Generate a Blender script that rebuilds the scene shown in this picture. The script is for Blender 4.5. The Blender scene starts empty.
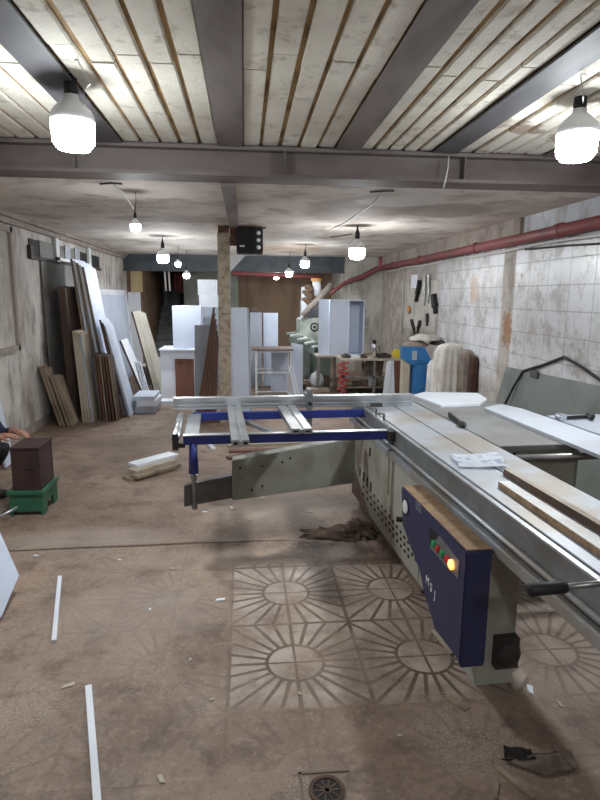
import bpy, bmesh, math, random
from mathutils import Vector, Matrix, noise
random.seed(7)
SC = bpy.context.scene
COL = SC.collection
PI = math.pi
R = math.radians

# ------------------------------------------------------------------ camera
F = 580.0; PITCH = R(10.17); YAW = R(5.5); ROLL = R(0.5); H = 1.65
cd = bpy.data.cameras.new('camera'); cam = bpy.data.objects.new('camera', cd); COL.objects.link(cam)
cd.sensor_fit = 'VERTICAL'; cd.sensor_height = 36.0; cd.lens = F / 800 * 36.0; cd.clip_start = .05; cd.clip_end = 100
cam.matrix_world = (Matrix.Translation((0, 0, H)) @ Matrix.Rotation(-YAW, 4, 'Z')
                    @ Matrix.Rotation(PI / 2 - PITCH, 4, 'X') @ Matrix.Rotation(ROLL, 4, 'Z'))
SC.camera = cam

def ray(px, py):
    u = (px - 300) / F; v = (400 - py) / F
    c, s = math.cos(ROLL), math.sin(ROLL)
    u, v = u * c - v * s, u * s + v * c
    f = math.cos(PITCH) + v * math.sin(PITCH); z = -math.sin(PITCH) + v * math.cos(PITCH)
    fx, fy = math.sin(YAW), math.cos(YAW)
    return Vector((u * fy + f * fx, -u * fx + f * fy, z))
def Z(px, py, z):
    d = ray(px, py); t = (z - H) / d.z; return Vector((d.x * t, d.y * t, z))
def Y(px, py, y):
    d = ray(px, py); t = y / d.y; return Vector((d.x * t, y, H + d.z * t))
def X(px, py, x):
    d = ray(px, py); t = x / d.x; return Vector((x, d.y * t, H + d.z * t))

# ------------------------------------------------------------------ materials
def lin(c):
    return tuple(((v / 255) / 12.92 if v / 255 <= .04045 else ((v / 255 + .055) / 1.055) ** 2.4) for v in c) + (1.0,)

class NT:
    def __init__(s, name):
        s.m = bpy.data.materials.new(name); s.m.use_nodes = True
        s.t = s.m.node_tree; s.b = s.t.nodes['Principled BSDF']
    def n(s, kind, **kw):
        nd = s.t.nodes.new(kind)
        for k, v in kw.items(): setattr(nd, k, v)
        return nd
    def l(s, a, b): s.t.links.new(a, b)
    def put(s, sock, v):
        if isinstance(v, bpy.types.NodeSocket): s.l(v, sock)
        else: sock.default_value = v
    def math(s, op, a, b=None, c=None, clamp=False):
        nd = s.n('ShaderNodeMath', operation=op); nd.use_clamp = clamp
        s.put(nd.inputs[0], a)
        if b is not None: s.put(nd.inputs[1], b)
        if c is not None: s.put(nd.inputs[2], c)
        return nd.outputs[0]
    def mix(s, f, a, b, blend='MIX'):
        nd = s.n('ShaderNodeMix', data_type='RGBA', blend_type=blend)
        s.put(nd.inputs[0], f); s.put(nd.inputs[6], a); s.put(nd.inputs[7], b)
        return nd.outputs[2]
    def noise(s, vec, scale, detail=4, rough=.55):
        nd = s.n('ShaderNodeTexNoise'); nd.inputs['Scale'].default_value = scale
        nd.inputs['Detail'].default_value = detail; nd.inputs['Roughness'].default_value = rough
        if vec is not None: s.l(vec, nd.inputs['Vector'])
        return nd.outputs['Fac']
    def ramp(s, f, lo, hi):
        nd = s.n('ShaderNodeMapRange'); nd.clamp = True; nd.interpolation_type = 'SMOOTHSTEP'
        s.put(nd.inputs[0], f); nd.inputs[1].default_value = lo; nd.inputs[2].default_value = hi
        return nd.outputs[0]
    def coords(s, kind='Object', scale=(1, 1, 1)):
        tc = s.n('ShaderNodeTexCoord'); mp = s.n('ShaderNodeMapping')
        mp.inputs['Scale'].default_value = scale
        s.l(tc.outputs[kind], mp.inputs['Vector']); return mp.outputs['Vector']
    def pos(s): return s.n('ShaderNodeNewGeometry').outputs['Position']
    def bump(s, h, strength=.3, dist=.01):
        nd = s.n('ShaderNodeBump'); nd.inputs['Strength'].default_value = strength
        nd.inputs['Distance'].default_value = dist; s.l(h, nd.inputs['Height'])
        s.l(nd.outputs[0], s.b.inputs['Normal'])
    def fin(s, col, rough=.6, metal=0.0):
        s.put(s.b.inputs['Base Color'], col); s.put(s.b.inputs['Roughness'], rough); s.put(s.b.inputs['Metallic'], metal)
        return s.m

def mat(name, c, rough=.6, metal=0., c2=None, scale=3., amt=.6, lo=.42, hi=.68, bump=0., stretch=(1, 1, 1), bscale=None):
    t = NT(name)
    col = lin(c)
    if c2 is not None:
        v = t.coords('Object', stretch)
        f = t.math('MULTIPLY', t.ramp(t.noise(v, scale), lo, hi), amt)
        col = t.mix(f, lin(c), lin(c2))
        if bump: t.bump(t.noise(v, bscale or scale * 8), bump)
    return t.fin(col, rough, metal)

M = {}
def defmat(k, *a, **kw): M[k] = mat(k, *a, **kw)
defmat('white_melamine', (222, 226, 234), .45, c2=(196, 198, 204), scale=2, amt=.5)
defmat('white_panel_blue', (198, 207, 224), .45, c2=(176, 184, 198), scale=2, amt=.5)
defmat('grey_melamine', (160, 166, 176), .5, c2=(138, 142, 150), scale=2.5, amt=.6)
defmat('pale_panel', (178, 182, 190), .45, c2=(160, 163, 170), scale=2, amt=.6)
defmat('pale_board', (196, 190, 178), .7, c2=(168, 160, 148), scale=3, amt=.6)
defmat('grey_sheet', (124, 122, 120), .7, c2=(98, 94, 90), scale=2.5, amt=.8, bump=.1)
defmat('chipboard', (158, 132, 104), .85, c2=(110, 86, 64), scale=30, amt=.7)
defmat('brown_board', (92, 72, 62), .65, c2=(66, 50, 44), scale=5, amt=.8, stretch=(1, 1, .25))
defmat('red_brown_board', (112, 74, 60), .65, c2=(78, 50, 42), scale=6, amt=.8, stretch=(1, 1, .2))
defmat('tan_board', (178, 168, 152), .7, c2=(150, 134, 112), scale=3, amt=.6)
defmat('dusty_wood', (146, 130, 112), .85, c2=(104, 88, 74), scale=6, amt=.8, stretch=(1, 1, .3))
defmat('plywood', (136, 112, 92), .75, c2=(96, 74, 58), scale=2, amt=.8, stretch=(1, 1, .25))
defmat('alu', (196, 200, 204), .38, .85, c2=(150, 150, 148), scale=6, amt=.6)
defmat('alu_dusty', (176, 180, 186), .48, .55, c2=(158, 146, 130), scale=3, amt=.7, lo=.4, hi=.62)
defmat('alu_side', (142, 146, 150), .45, .6, c2=(116, 114, 110), scale=5, amt=.6)
defmat('steel', (150, 150, 150), .4, .9, c2=(110, 104, 98), scale=12, amt=.5)
defmat('cast_iron', (150, 151, 151), .45, .45, c2=(132, 130, 127), scale=3, amt=.8, lo=.38, hi=.6)
defmat('machine_grey', (160, 160, 148), .55, c2=(126, 116, 102), scale=3, amt=.7, lo=.45, hi=.7)
defmat('machine_dusty', (118, 102, 88), .8, c2=(92, 76, 62), scale=4, amt=.8)
defmat('arm_grey', (140, 140, 130), .5, c2=(112, 108, 98), scale=4, amt=.7)
defmat('tube_grey', (92, 88, 86), .55, .2, c2=(70, 64, 60), scale=6, amt=.7)
defmat('frame_blue', (36, 50, 122), .42, c2=(28, 36, 84), scale=6, amt=.6)
defmat('box_blue', (42, 46, 82), .45, c2=(62, 56, 76), scale=4, amt=.6, lo=.45, hi=.75)
defmat('bench_blue', (44, 110, 168), .5, c2=(34, 80, 124), scale=5, amt=.6)
defmat('black', (20, 20, 22), .6)
defmat('black_dusty', (46, 42, 40), .7, c2=(74, 64, 56), scale=8, amt=.6)
defmat('dark_slot', (22, 22, 22), .8)
defmat('dust_top', (136, 110, 84), .95, c2=(104, 82, 62), scale=14, amt=.8, bump=.3)
defmat('sawdust', (104, 84, 68), .95, c2=(60, 46, 37), scale=9, amt=.9, bump=.5)
defmat('white_paint', (214, 216, 218), .5)
defmat('chrome', (214, 216, 220), .2, 1.)
defmat('red_pipe', (138, 70, 72), .55, c2=(112, 74, 74), scale=5, amt=.7)
defmat('red', (170, 36, 40), .5)
defmat('green_button', (40, 140, 90), .4)
defmat('white_cable', (206, 204, 200), .5)
defmat('rust', (116, 82, 66), .85, c2=(70, 48, 40), scale=10, amt=.9, bump=.3)
defmat('beam_paint', (118, 108, 104), .65, c2=(88, 76, 72), scale=3.5, amt=.8, bump=.12, stretch=(.35, 1, 1))
defmat('beam_long', (126, 118, 114), .65, c2=(92, 82, 78), scale=3.5, amt=.8, bump=.12, stretch=(1, .3, 1))
defmat('beam_shaded', (92, 90, 92), .65, c2=(62, 62, 66), scale=2.5, amt=.8, bump=.12, stretch=(1, .3, 1))  # darker outer beams: shadow of the lamp housings put into the colour
defmat('beam_dark', (72, 78, 84), .6, c2=(54, 56, 60), scale=4, amt=.7)
defmat('column_stone', (178, 166, 148), .85, c2=(136, 118, 98), scale=13, amt=.85, bump=.4)
defmat('dark_crate', (60, 38, 36), .6, c2=(38, 24, 24), scale=5, amt=.8, stretch=(1, 1, .3))
defmat('green_paint', (44, 96, 72), .5, c2=(34, 76, 58), scale=6, amt=.7)
defmat('machine_green', (190, 196, 188), .5, c2=(120, 130, 120), scale=4, amt=.7)
defmat('machine_green_dark', (104, 114, 106), .6, c2=(60, 70, 64), scale=5, amt=.7)
defmat('cloth_grey', (204, 199, 192), .95, c2=(168, 161, 152), scale=5, amt=.7, bump=.2)
defmat('cloth_white', (204, 204, 206), .9, c2=(168, 168, 170), scale=5, amt=.6)
defmat('cloth_brown', (76, 52, 44), .95, c2=(54, 38, 34), scale=6, amt=.7)
defmat('cloth_taupe', (140, 128, 118), .95, c2=(104, 92, 84), scale=7, amt=.7)
defmat('navy_cloth', (30, 34, 62), .9, c2=(22, 24, 42), scale=8, amt=.6)
defmat('trouser', (34, 32, 36), .9)
defmat('skin', (150, 106, 88), .55)
defmat('hair', (26, 20, 18), .7)
defmat('yellow', (214, 190, 52), .6)
defmat('orange', (204, 140, 60), .6)
defmat('hose_grey', (150, 140, 132), .7, c2=(110, 100, 94), scale=20, amt=.6)
defmat('paper', (232, 235, 242), .8, c2=(150, 166, 196), scale=18, amt=.6, lo=.54, hi=.64)
defmat('strip_white', (228, 228, 226), .5, c2=(200, 194, 184), scale=6, amt=.6)
defmat('stair', (112, 115, 113), .8, c2=(80, 84, 82), scale=4, amt=.7)
defmat('corridor_wall', (128, 130, 122), .85, c2=(96, 96, 90), scale=2, amt=.7)
defmat('brown_wall', (120, 96, 78), .85, c2=(92, 70, 58), scale=2, amt=.7)
defmat('cream_board', (190, 168, 128), .8, c2=(160, 136, 100), scale=4, amt=.5)
defmat('sheet_plastic', (122, 128, 124), .3, c2=(96, 98, 94), scale=2.2, amt=.8, lo=.4, hi=.65)
defmat('rust_drain', (84, 62, 52), .8, c2=(50, 38, 32), scale=14, amt=.8)
defmat('packaging', (150, 136, 122), .35, c2=(104, 90, 80), scale=16, amt=.8)
defmat('sink_cloth', (150, 140, 124), .9, c2=(100, 90, 78), scale=9, amt=.8)

def emis(name, c, s):
    t = NT(name); t.b.inputs['Base Color'].default_value = (.9, .9, .9, 1)
    t.b.inputs['Emission Color'].default_value = c; t.b.inputs['Emission Strength'].default_value = s
    return t.m
M['bulb_glow'] = emis('bulb_glow', (.90, .96, 1.0, 1), 62.0)
M['bulb_small'] = emis('bulb_small', (.92, .97, 1.0, 1), 110.0)
M['lit_button'] = emis('lit_button', (1.0, .32, .03, 1), 1.6)

def floor_mat():
    t = NT('dusty_floor'); P = t.pos()
    sp = t.n('ShaderNodeSeparateXYZ'); t.l(P, sp.inputs[0]); x, y = sp.outputs[0], sp.outputs[1]
    # base: dusty brown concrete
    n1 = t.noise(P, 1.1, 6, .6); n2 = t.noise(P, 5.0, 6, .65); n3 = t.noise(P, 60.0, 3, .7)
    base = t.mix(t.ramp(n1, .35, .68), lin((115, 95, 81)), lin((151, 130, 113)))
    base = t.mix(t.math('MULTIPLY', t.ramp(n2, .46, .68), .7), base, lin((88, 70, 60)))
    n4 = t.noise(P, 24, 5, .7)
    base = t.mix(t.math('MULTIPLY', t.ramp(n4, .5, .66), .45), base, lin((160, 140, 124)))
    base = t.mix(t.math('MULTIPLY', t.ramp(n3, .52, .7), .5), base, lin((84, 68, 58)))
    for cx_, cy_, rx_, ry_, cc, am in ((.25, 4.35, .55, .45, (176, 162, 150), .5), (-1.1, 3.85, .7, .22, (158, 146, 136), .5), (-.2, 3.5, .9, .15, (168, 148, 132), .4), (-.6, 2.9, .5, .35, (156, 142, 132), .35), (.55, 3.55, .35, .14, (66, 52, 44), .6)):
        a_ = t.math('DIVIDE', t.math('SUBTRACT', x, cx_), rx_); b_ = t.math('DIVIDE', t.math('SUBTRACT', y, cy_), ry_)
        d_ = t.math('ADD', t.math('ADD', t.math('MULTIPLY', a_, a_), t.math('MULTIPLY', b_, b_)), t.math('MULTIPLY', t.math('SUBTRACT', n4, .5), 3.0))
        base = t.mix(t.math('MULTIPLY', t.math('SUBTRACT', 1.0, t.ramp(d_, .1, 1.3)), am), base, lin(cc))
    # embossed sun tiles, 2x2 tiles per sun
    px, py = .605, .635
    fx = t.math('SUBTRACT', t.math('FRACT', t.math('ADD', t.math('DIVIDE', t.math('SUBTRACT', x, .22), px), .5)), .5)
    fy = t.math('SUBTRACT', t.math('FRACT', t.math('ADD', t.math('DIVIDE', t.math('SUBTRACT', y, 2.39), py), .5)), .5)
    fx = t.math('MULTIPLY', fx, px); fy = t.math('MULTIPLY', fy, py)
    r = t.math('SQRT', t.math('ADD', t.math('MULTIPLY', fx, fx), t.math('MULTIPLY', fy, fy)))
    ang = t.math('ARCTAN2', fy, fx)
    N = 24
    fr = t.math('ABSOLUTE', t.math('SUBTRACT', t.math('FRACT', t.math('ADD', t.math('MULTIPLY', ang, N / (2 * PI)), .5)), .5))
    arc = t.math('MULTIPLY', t.math('MULTIPLY', fr, 2 * PI / N), r)
    wob = t.math('MULTIPLY', t.math('SUBTRACT', t.noise(P, 22, 3), .5), .008)
    def line(d, w): return t.math('SUBTRACT', 1.0, t.ramp(t.math('ADD', d, wob), w * .55, w * 1.35))
    rays = t.math('MULTIPLY', line(arc, .0095), t.ramp(r, .128, .136))
    ring = line(t.math('ABSOLUTE', t.math('SUBTRACT', r, .130)), .009)
    ax, ay = t.math('ABSOLUTE', fx), t.math('ABSOLUTE', fy)
    joint = t.math('MAXIMUM', line(ax, .006), line(ay, .006))
    ex = t.math('SUBTRACT', px / 2, ax); ey = t.math('SUBTRACT', py / 2, ay)
    edge = t.math('MAXIMUM', line(ex, .010), line(ey, .010))
    pat = t.math('MAXIMUM', t.math('MAXIMUM', rays, ring), t.math('MAXIMUM', joint, edge))
    wn = t.math('MULTIPLY', t.math('SUBTRACT', t.noise(P, 2.6, 5), .5), .5)
    def band(v, a, b, s, n=0.0):
        vv = t.math('ADD', v, t.math('MULTIPLY', wn, n)) if n else v
        return t.math('MULTIPLY', t.ramp(vv, a, a + s), t.math('SUBTRACT', 1.0, t.ramp(vv, b - s, b)))
    clear = t.math('MULTIPLY', band(x, -.10, 1.25, .03), band(y, 2.05, 3.42, .10, .3))
    fade = t.math('MULTIPLY', band(x, -2.3, 3.0, .4), band(y, .6, 3.9, .4))
    mott = t.ramp(t.noise(P, 3.2, 5, .65), .38, .62)
    faint = t.math('MULTIPLY', t.math('MULTIPLY', fade, mott), .13)
    rt = t.math('MULTIPLY', t.math('MULTIPLY', band(x, 1.2, 2.6, .3), band(y, 1.9, 3.6, .3)), .45)
    mask = t.math('MAXIMUM', t.math('MULTIPLY', clear, t.math('ADD', .22, t.math('MULTIPLY', mott, .66))), t.math('MAXIMUM', faint, rt))
    tile = t.mix(t.ramp(n2, .35, .7), lin((182, 168, 156)), lin((146, 130, 117)))
    tile = t.mix(t.math('MULTIPLY', t.ramp(t.noise(P, 130, 2), .6, .72), .5), tile, lin((196, 186, 176)))
    tile = t.mix(pat, tile, lin((92, 75, 63)))
    col = t.mix(mask, base, tile)
    # speckled bare patches front left
    sp_m = t.math('MULTIPLY', t.math('MULTIPLY', t.ramp(t.noise(P, 1.7, 4), .5, .64), t.ramp(t.noise(P, 110, 2), .54, .66)), .6)
    col = t.mix(t.math('MULTIPLY', sp_m, t.math('SUBTRACT', 1.0, t.ramp(y, 3.2, 4.2))), col, lin((176, 170, 164)))
    # dark crack along the slab step
    t.l(t.math('SUBTRACT', .68, t.math('MULTIPLY', mask, .40)), t.b.inputs['Roughness'])
    hgt = t.math('ADD', t.math('MULTIPLY', t.math('MULTIPLY', pat, mask), -.6), t.math('ADD', t.math('MULTIPLY', n2, .5), t.math('MULTIPLY', n3, .25)))
    t.bump(hgt, .55, .012)
    t.l(col, t.b.inputs['Base Color'])
    return t.m
M['floor'] = floor_mat()

def plaster_mat(name, a, b, c, scale=1.0, bump=.25, streak=True, patch=None):
    t = NT(name); P = t.pos()
    mp = t.n('ShaderNodeMapping'); mp.inputs['Scale'].default_value = (1, 1, .35); t.l(P, mp.inputs['Vector'])
    n1 = t.noise(P, .9 * scale, 6, .6); n2 = t.noise(mp.outputs[0] if streak else P, 3.2 * scale, 6, .65); n3 = t.noise(P, 14 * scale, 5, .65)
    col = t.mix(t.ramp(n1, .36, .66), lin(a), lin(b))
    col = t.mix(t.math('MULTIPLY', t.ramp(n2, .46, .68), .8), col, lin(c))
    col = t.mix(t.math('MULTIPLY', t.ramp(n3, .56, .7), .3), col, lin((214, 210, 202)))
    if patch:
        sp = t.n('ShaderNodeSeparateXYZ'); t.l(P, sp.inputs[0])
        for cx_, cy_, rx_, ry_, cc, am in patch:
            a_ = t.math('DIVIDE', t.math('SUBTRACT', sp.outputs[0], cx_), rx_); b_ = t.math('DIVIDE', t.math('SUBTRACT', sp.outputs[1], cy_), ry_)
            d_ = t.math('ADD', t.math('ADD', t.math('MULTIPLY', a_, a_), t.math('MULTIPLY', b_, b_)), t.math('MULTIPLY', t.math('SUBTRACT', n2, .5), 2.2))
            col = t.mix(t.math('MULTIPLY', t.math('SUBTRACT', 1.0, t.ramp(d_, .6, 1.2)), am), col, lin(cc))
    t.bump(t.math('ADD', n2, n3), bump, .012)
    return t.fin(col, .82)
M['plaster_left'] = plaster_mat('plaster_left', (166, 158, 151), (200, 195, 189), (122, 113, 106), 1.6, .5)
M['plaster_ceiling'] = plaster_mat('plaster_ceiling', (200, 191, 182), (218, 211, 203), (156, 140, 127), .8, .2, False, [(1.2, 6.0, .6, 1.0, (120, 100, 86), .6), (1.45, 5.35, .42, .36, (206, 204, 200), .9), (2.0, 5.9, .5, .5, (132, 116, 104), .6), (-.7, 7.0, .8, .35, (128, 108, 94), .5), (.9, 11.0, .6, 1.2, (176, 140, 96), .4)])
M['plaster_white'] = plaster_mat('plaster_white', (206, 210, 216), (186, 190, 196), (160, 158, 156), 1.5, .5)
M['plaster_far'] = plaster_mat('plaster_far', (180, 176, 168), (204, 200, 192), (138, 130, 122), 1.3, .3)
M['ledge'] = plaster_mat('ledge', (142, 130, 122), (156, 144, 134), (112, 98, 90), 1.2, .2)

def strip_mat():
    t = NT('ceiling_plaster_strips'); P = t.pos()
    n1 = t.noise(P, 1.3, 5, .6); n2 = t.noise(P, 9, 5, .7); n3 = t.noise(P, 70, 3, .7)
    col = t.mix(t.ramp(n1, .38, .66), lin((232, 227, 214)), lin((206, 200, 186)))
    col = t.mix(t.math('MULTIPLY', t.ramp(n2, .52, .72), .6), col, lin((150, 138, 116)))
    sp = t.n('ShaderNodeSeparateXYZ'); t.l(P, sp.inputs[0])
    sx = t.ramp(sp.outputs[0], .9, 1.15); patch = t.math('MULTIPLY', sx, t.ramp(t.noise(P, 2.4, 4), .58, .66))
    col = t.mix(t.math('MULTIPLY', patch, .7), col, lin((128, 92, 62)))
    t.bump(t.math('ADD', n2, t.math('MULTIPLY', n3, .8)), .55, .012)
    return t.fin(col, .85)
M['ceiling_strip'] = strip_mat()
defmat('ceiling_gap', (172, 142, 98), .95, c2=(104, 78, 52), scale=3, amt=.9)

def tile_mat():
    t = NT('wall_tiles'); P = t.pos()
    sp = t.n('ShaderNodeSeparateXYZ'); t.l(P, sp.inputs[0]); y, z = sp.outputs[1], sp.outputs[2]
    def gl(v, per, w):
        d = t.math('ABSOLUTE', t.math('SUBTRACT', t.math('FRACT', t.math('DIVIDE', v, per)), .5))
        return t.math('SUBTRACT', 1.0, t.ramp(t.math('MULTIPLY', d, per), w * .5, w))
    joint = t.math('MAXIMUM', gl(t.math('ADD', y, .1), .40, .007), gl(t.math('ADD', z, .10), .25, .007))
    n1 = t.noise(P, 1.0, 6, .6); n2 = t.noise(P, 4.5, 6, .7); n3 = t.noise(P, 16, 4, .6)
    til = t.mix(t.ramp(n1, .4, .64), lin((218, 219, 223)), lin((194, 193, 192)))
    til = t.mix(t.math('MULTIPLY', t.ramp(n2, .46, .66), .8), til, lin((160, 153, 147)))
    til = t.mix(t.math('MULTIPLY', joint, .55), til, lin((116, 110, 104)))
    pl = t.mix(t.ramp(n2, .36, .64), lin((180, 172, 164)), lin((146, 136, 128)))
    far = t.math('MAXIMUM', t.ramp(t.math('ADD', y, t.math('MULTIPLY', n2, .5)), 9.0, 9.6), t.math('MULTIPLY', t.ramp(n3, .6, .66), t.ramp(n1, .45, .6)))
    low = t.math('SUBTRACT', 1.0, t.ramp(t.math('ADD', z, t.math('MULTIPLY', n2, .7)), .85, 1.1))
    far = t.math('MAXIMUM', far, t.math('MULTIPLY', low, .75))
    # bare plaster strip (old pilaster line) between tiled bays
    bay = t.math('MULTIPLY', t.ramp(y, 6.42, 6.46), t.math('SUBTRACT', 1.0, t.ramp(y, 6.72, 6.78)))
    far = t.math('MAXIMUM', far, t.math('MULTIPLY', bay, .9))
    col = t.mix(far, til, pl)
    def blob(cy, cz, ry, rz):
        a = t.math('DIVIDE', t.math('SUBTRACT', y, cy), ry); b = t.math('DIVIDE', t.math('SUBTRACT', z, cz), rz)
        d = t.math('ADD', t.math('ADD', t.math('MULTIPLY', a, a), t.math('MULTIPLY', b, b)), t.math('MULTIPLY', t.math('SUBTRACT', n3, .5), 4.0))
        return t.math('SUBTRACT', 1.0, t.ramp(d, .3, 1.3))
    col = t.mix(t.math('MULTIPLY', blob(6.55, 1.28, .14, .22), .9), col, lin((146, 106, 78)))
    col = t.mix(t.math('MULTIPLY', blob(7.6, 1.75, .17, .22), .7), col, lin((188, 162, 138)))
    t.bump(t.math('ADD', t.math('MULTIPLY', joint, -.6), t.math('MULTIPLY', n3, .5)), .3, .01)
    return t.fin(col, t.math('ADD', .3, t.math('MULTIPLY', far, .45)))
M['tile_right'] = tile_mat()

# ------------------------------------------------------------------ mesh helpers
ROOT = {}
class MB:
    def __init__(s, T=None): s.bm = bmesh.new(); s.T = T or Matrix.Identity(4)
    def _v(s, p): return s.bm.verts.new(s.T @ Vector(p))
    def box(s, a, b, rot=None, piv=None):
        x0, x1 = sorted((a[0], b[0])); y0, y1 = sorted((a[1], b[1])); z0, z1 = sorted((a[2], b[2]))
        P = [Vector(p) for p in ((x0, y0, z0), (x1, y0, z0), (x1, y1, z0), (x0, y1, z0), (x0, y0, z1), (x1, y0, z1), (x1, y1, z1), (x0, y1, z1))]
        if rot is not None:
            c = Vector(piv) if piv is not None else (P[0] + P[6]) / 2
            P = [c + rot @ (p - c) for p in P]
        v = [s._v(p) for p in P]
        for f in ((0, 3, 2, 1), (4, 5, 6, 7), (0, 1, 5, 4), (1, 2, 6, 5), (2, 3, 7, 6), (3, 0, 4, 7)): s.bm.faces.new([v[i] for i in f])
        return s
    def prism(s, pts, vec):
        vec = Vector(vec); a = [s._v(p) for p in pts]; b = [s._v(Vector(p) + vec) for p in pts]; n = len(pts)
        s.bm.faces.new(a); s.bm.faces.new(b[::-1])
        for i in range(n): s.bm.faces.new((a[i], b[i], b[(i + 1) % n], a[(i + 1) % n]))
        return s
    def beam(s, p0, p1, w, h, up=(0, 0, 1)):
        p0, p1 = Vector(p0), Vector(p1); d = (p1 - p0).normalized(); u = Vector(up)
        sd = d.cross(u).normalized(); u = sd.cross(d).normalized()
        q = [p0 + sd * a * w / 2 + u * b * h / 2 for a, b in ((-1, -1), (1, -1), (1, 1), (-1, 1))]
        return s.prism(q, p1 - p0)
    def tube(s, path, r, seg=10, rs=None):
        path = [Vector(p) for p in path]; n = len(path); rings = []; prev = None
        for i, p in enumerate(path):
            d = (path[min(i + 1, n - 1)] - path[max(i - 1, 0)]).normalized()
            if prev is None:
                a = Vector((0, 0, 1)) if abs(d.z) < .9 else Vector((1, 0, 0)); a = (a - d * a.dot(d)).normalized()
            else: a = (prev - d * prev.dot(d)).normalized()
            prev = a; b = d.cross(a); rr = rs[i] if rs else r
            rings.append([s._v(p + (a * math.cos(2 * PI * k / seg) + b * math.sin(2 * PI * k / seg)) * rr) for k in range(seg)])
        for i in range(n - 1):
            for k in range(seg): s.bm.faces.new((rings[i][k], rings[i][(k + 1) % seg], rings[i + 1][(k + 1) % seg], rings[i + 1][k]))
        s.bm.faces.new(rings[0][::-1]); s.bm.faces.new(rings[-1]); return s
    def lathe(s, prof, o, seg=20, axis=(0, 0, 1), fold=None):
        o = Vector(o); ax = Vector(axis).normalized(); Q = Vector((0, 0, 1)).rotation_difference(ax).to_matrix(); rings = []
        for r, z in prof:
            ring = []
            for k in range(seg):
                a = 2 * PI * k / seg; rr = r * (fold(a, z) if fold else 1)
                ring.append(s._v(o + Q @ Vector((rr * math.cos(a), rr * math.sin(a), z))))
            rings.append(ring)
        for i in range(len(rings) - 1):
            for k in range(seg): s.bm.faces.new((rings[i][k], rings[i][(k + 1) % seg], rings[i + 1][(k + 1) % seg], rings[i + 1][k]))
        s.bm.faces.new(rings[0][::-1]); s.bm.faces.new(rings[-1]); return s
    def blob(s, c, rad, amp=.15, freq=6, sub=3, flat=False):
        r = bmesh.ops.create_icosphere(s.bm, subdivisions=sub, radius=1)
        c = Vector(c); rad = Vector(rad)
        for v in r['verts']:
            p = v.co.copy(); k = 1 + amp * noise.noise(p * freq * .5 + c * 3)
            q = Vector((p.x * rad.x, p.y * rad.y, p.z * rad.z)) * k
            if flat and q.z < 0: q.z = 0
            v.co = s.T @ (c + q)
        return s
    def build(s, name, m, parent=None, smooth=False, bevel=0., edge=None, edge_axis=(0, 1, 0)):
        bm = s.bm; bmesh.ops.recalc_face_normals(bm, faces=bm.faces)
        if bevel: bmesh.ops.bevel(bm, geom=[e for e in bm.edges if len(e.link_faces) == 2 and e.calc_face_angle(0) > .5], offset=bevel, segments=2, affect='EDGES', clamp_overlap=True)
        me = bpy.data.meshes.new(name); o = bpy.data.objects.new(name, me); COL.objects.link(o)
        if parent is not None:
            bm.transform(ROOT[parent.name].inverted()); o.parent = parent; ROOT[o.name] = ROOT[parent.name]
        else:
            lo = Vector([min(v.co[i] for v in bm.verts) for i in range(3)]); hi = Vector([max(v.co[i] for v in bm.verts) for i in range(3)])
            loc = Vector(((lo.x + hi.x) / 2, (lo.y + hi.y) / 2, lo.z)); bm.transform(Matrix.Translation(-loc)); o.location = loc
            ROOT[o.name] = Matrix.Translation(loc)
        ms = m if isinstance(m, (list, tuple)) else [m]
        for k in ms: me.materials.append(M[k] if isinstance(k, str) else k)
        if edge:
            me.materials.append(M[edge]); ax = Vector(edge_axis)
            for f in bm.faces:
                if abs(f.normal.dot(ax)) > .7: f.material_index = len(ms)
        if smooth:
            for f in bm.faces: f.smooth = True
        bm.to_mesh(me); bm.free(); return o

def thing(name, label, cat, loc=(0, 0, 0), group=None, rz=0.):
    o = bpy.data.objects.new(name, None); COL.objects.link(o); o.empty_display_size = .1
    o.location = loc; o.rotation_euler = (0, 0, rz); ROOT[o.name] = Matrix.Translation(loc) @ Matrix.Rotation(rz, 4, 'Z')
    return tag(o, label, cat, group)
def tag(o, label, cat, group=None):
    o['label'] = label; o['category'] = cat
    if group: o['group'] = group
    return o
def struct(o): o['kind'] = 'structure'; return o

# ------------------------------------------------------------------ the room
XL, XR, YB, YF, ZC, ZF = -2.56, 3.05, -2.6, 18.4, 2.5, 2.72
m = MB()
nx, ny = 58, 170
ys = [YB + (YF - YB) * j / ny for j in range(ny + 1)]
ys = sorted(ys + [3.4 + .02 * k for k in range(30)])
xs = [XL - .1 + (XR - XL + .2) * i / nx for i in range(nx + 1)]
g = []
for yy in ys:
    row = []
    for xx in xs:
        yc = 3.70 - .06 * xx + .02 * noise.noise(Vector((xx * 2.3, 0, 0)))
        fall = max(0., min(1., (.75 - xx) / .5))
        row.append(m._v((xx, yy, .020 * math.exp(-((yy - yc) / .055) ** 2) * fall)))
    g.append(row)
for j in range(len(ys) - 1):
    for i in range(nx): m.bm.faces.new((g[j][i], g[j][i + 1], g[j + 1][i + 1], g[j + 1][i]))
struct(m.build('floor', 'floor', smooth=True))

struct(MB().box((XL - .15, YB, 0), (XL, YF, 2.9)).build('wall_left', 'plaster_left'))
m = MB().box((XR, YB, 0), (XR + .15, YF, 2.9)); struct(m.build('wall_right', 'tile_right'))
struct(MB().box((XL - .15, YB - .15, 0), (XR + .15, YB, 2.9)).build('wall_rear', 'plaster_left'))
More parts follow.
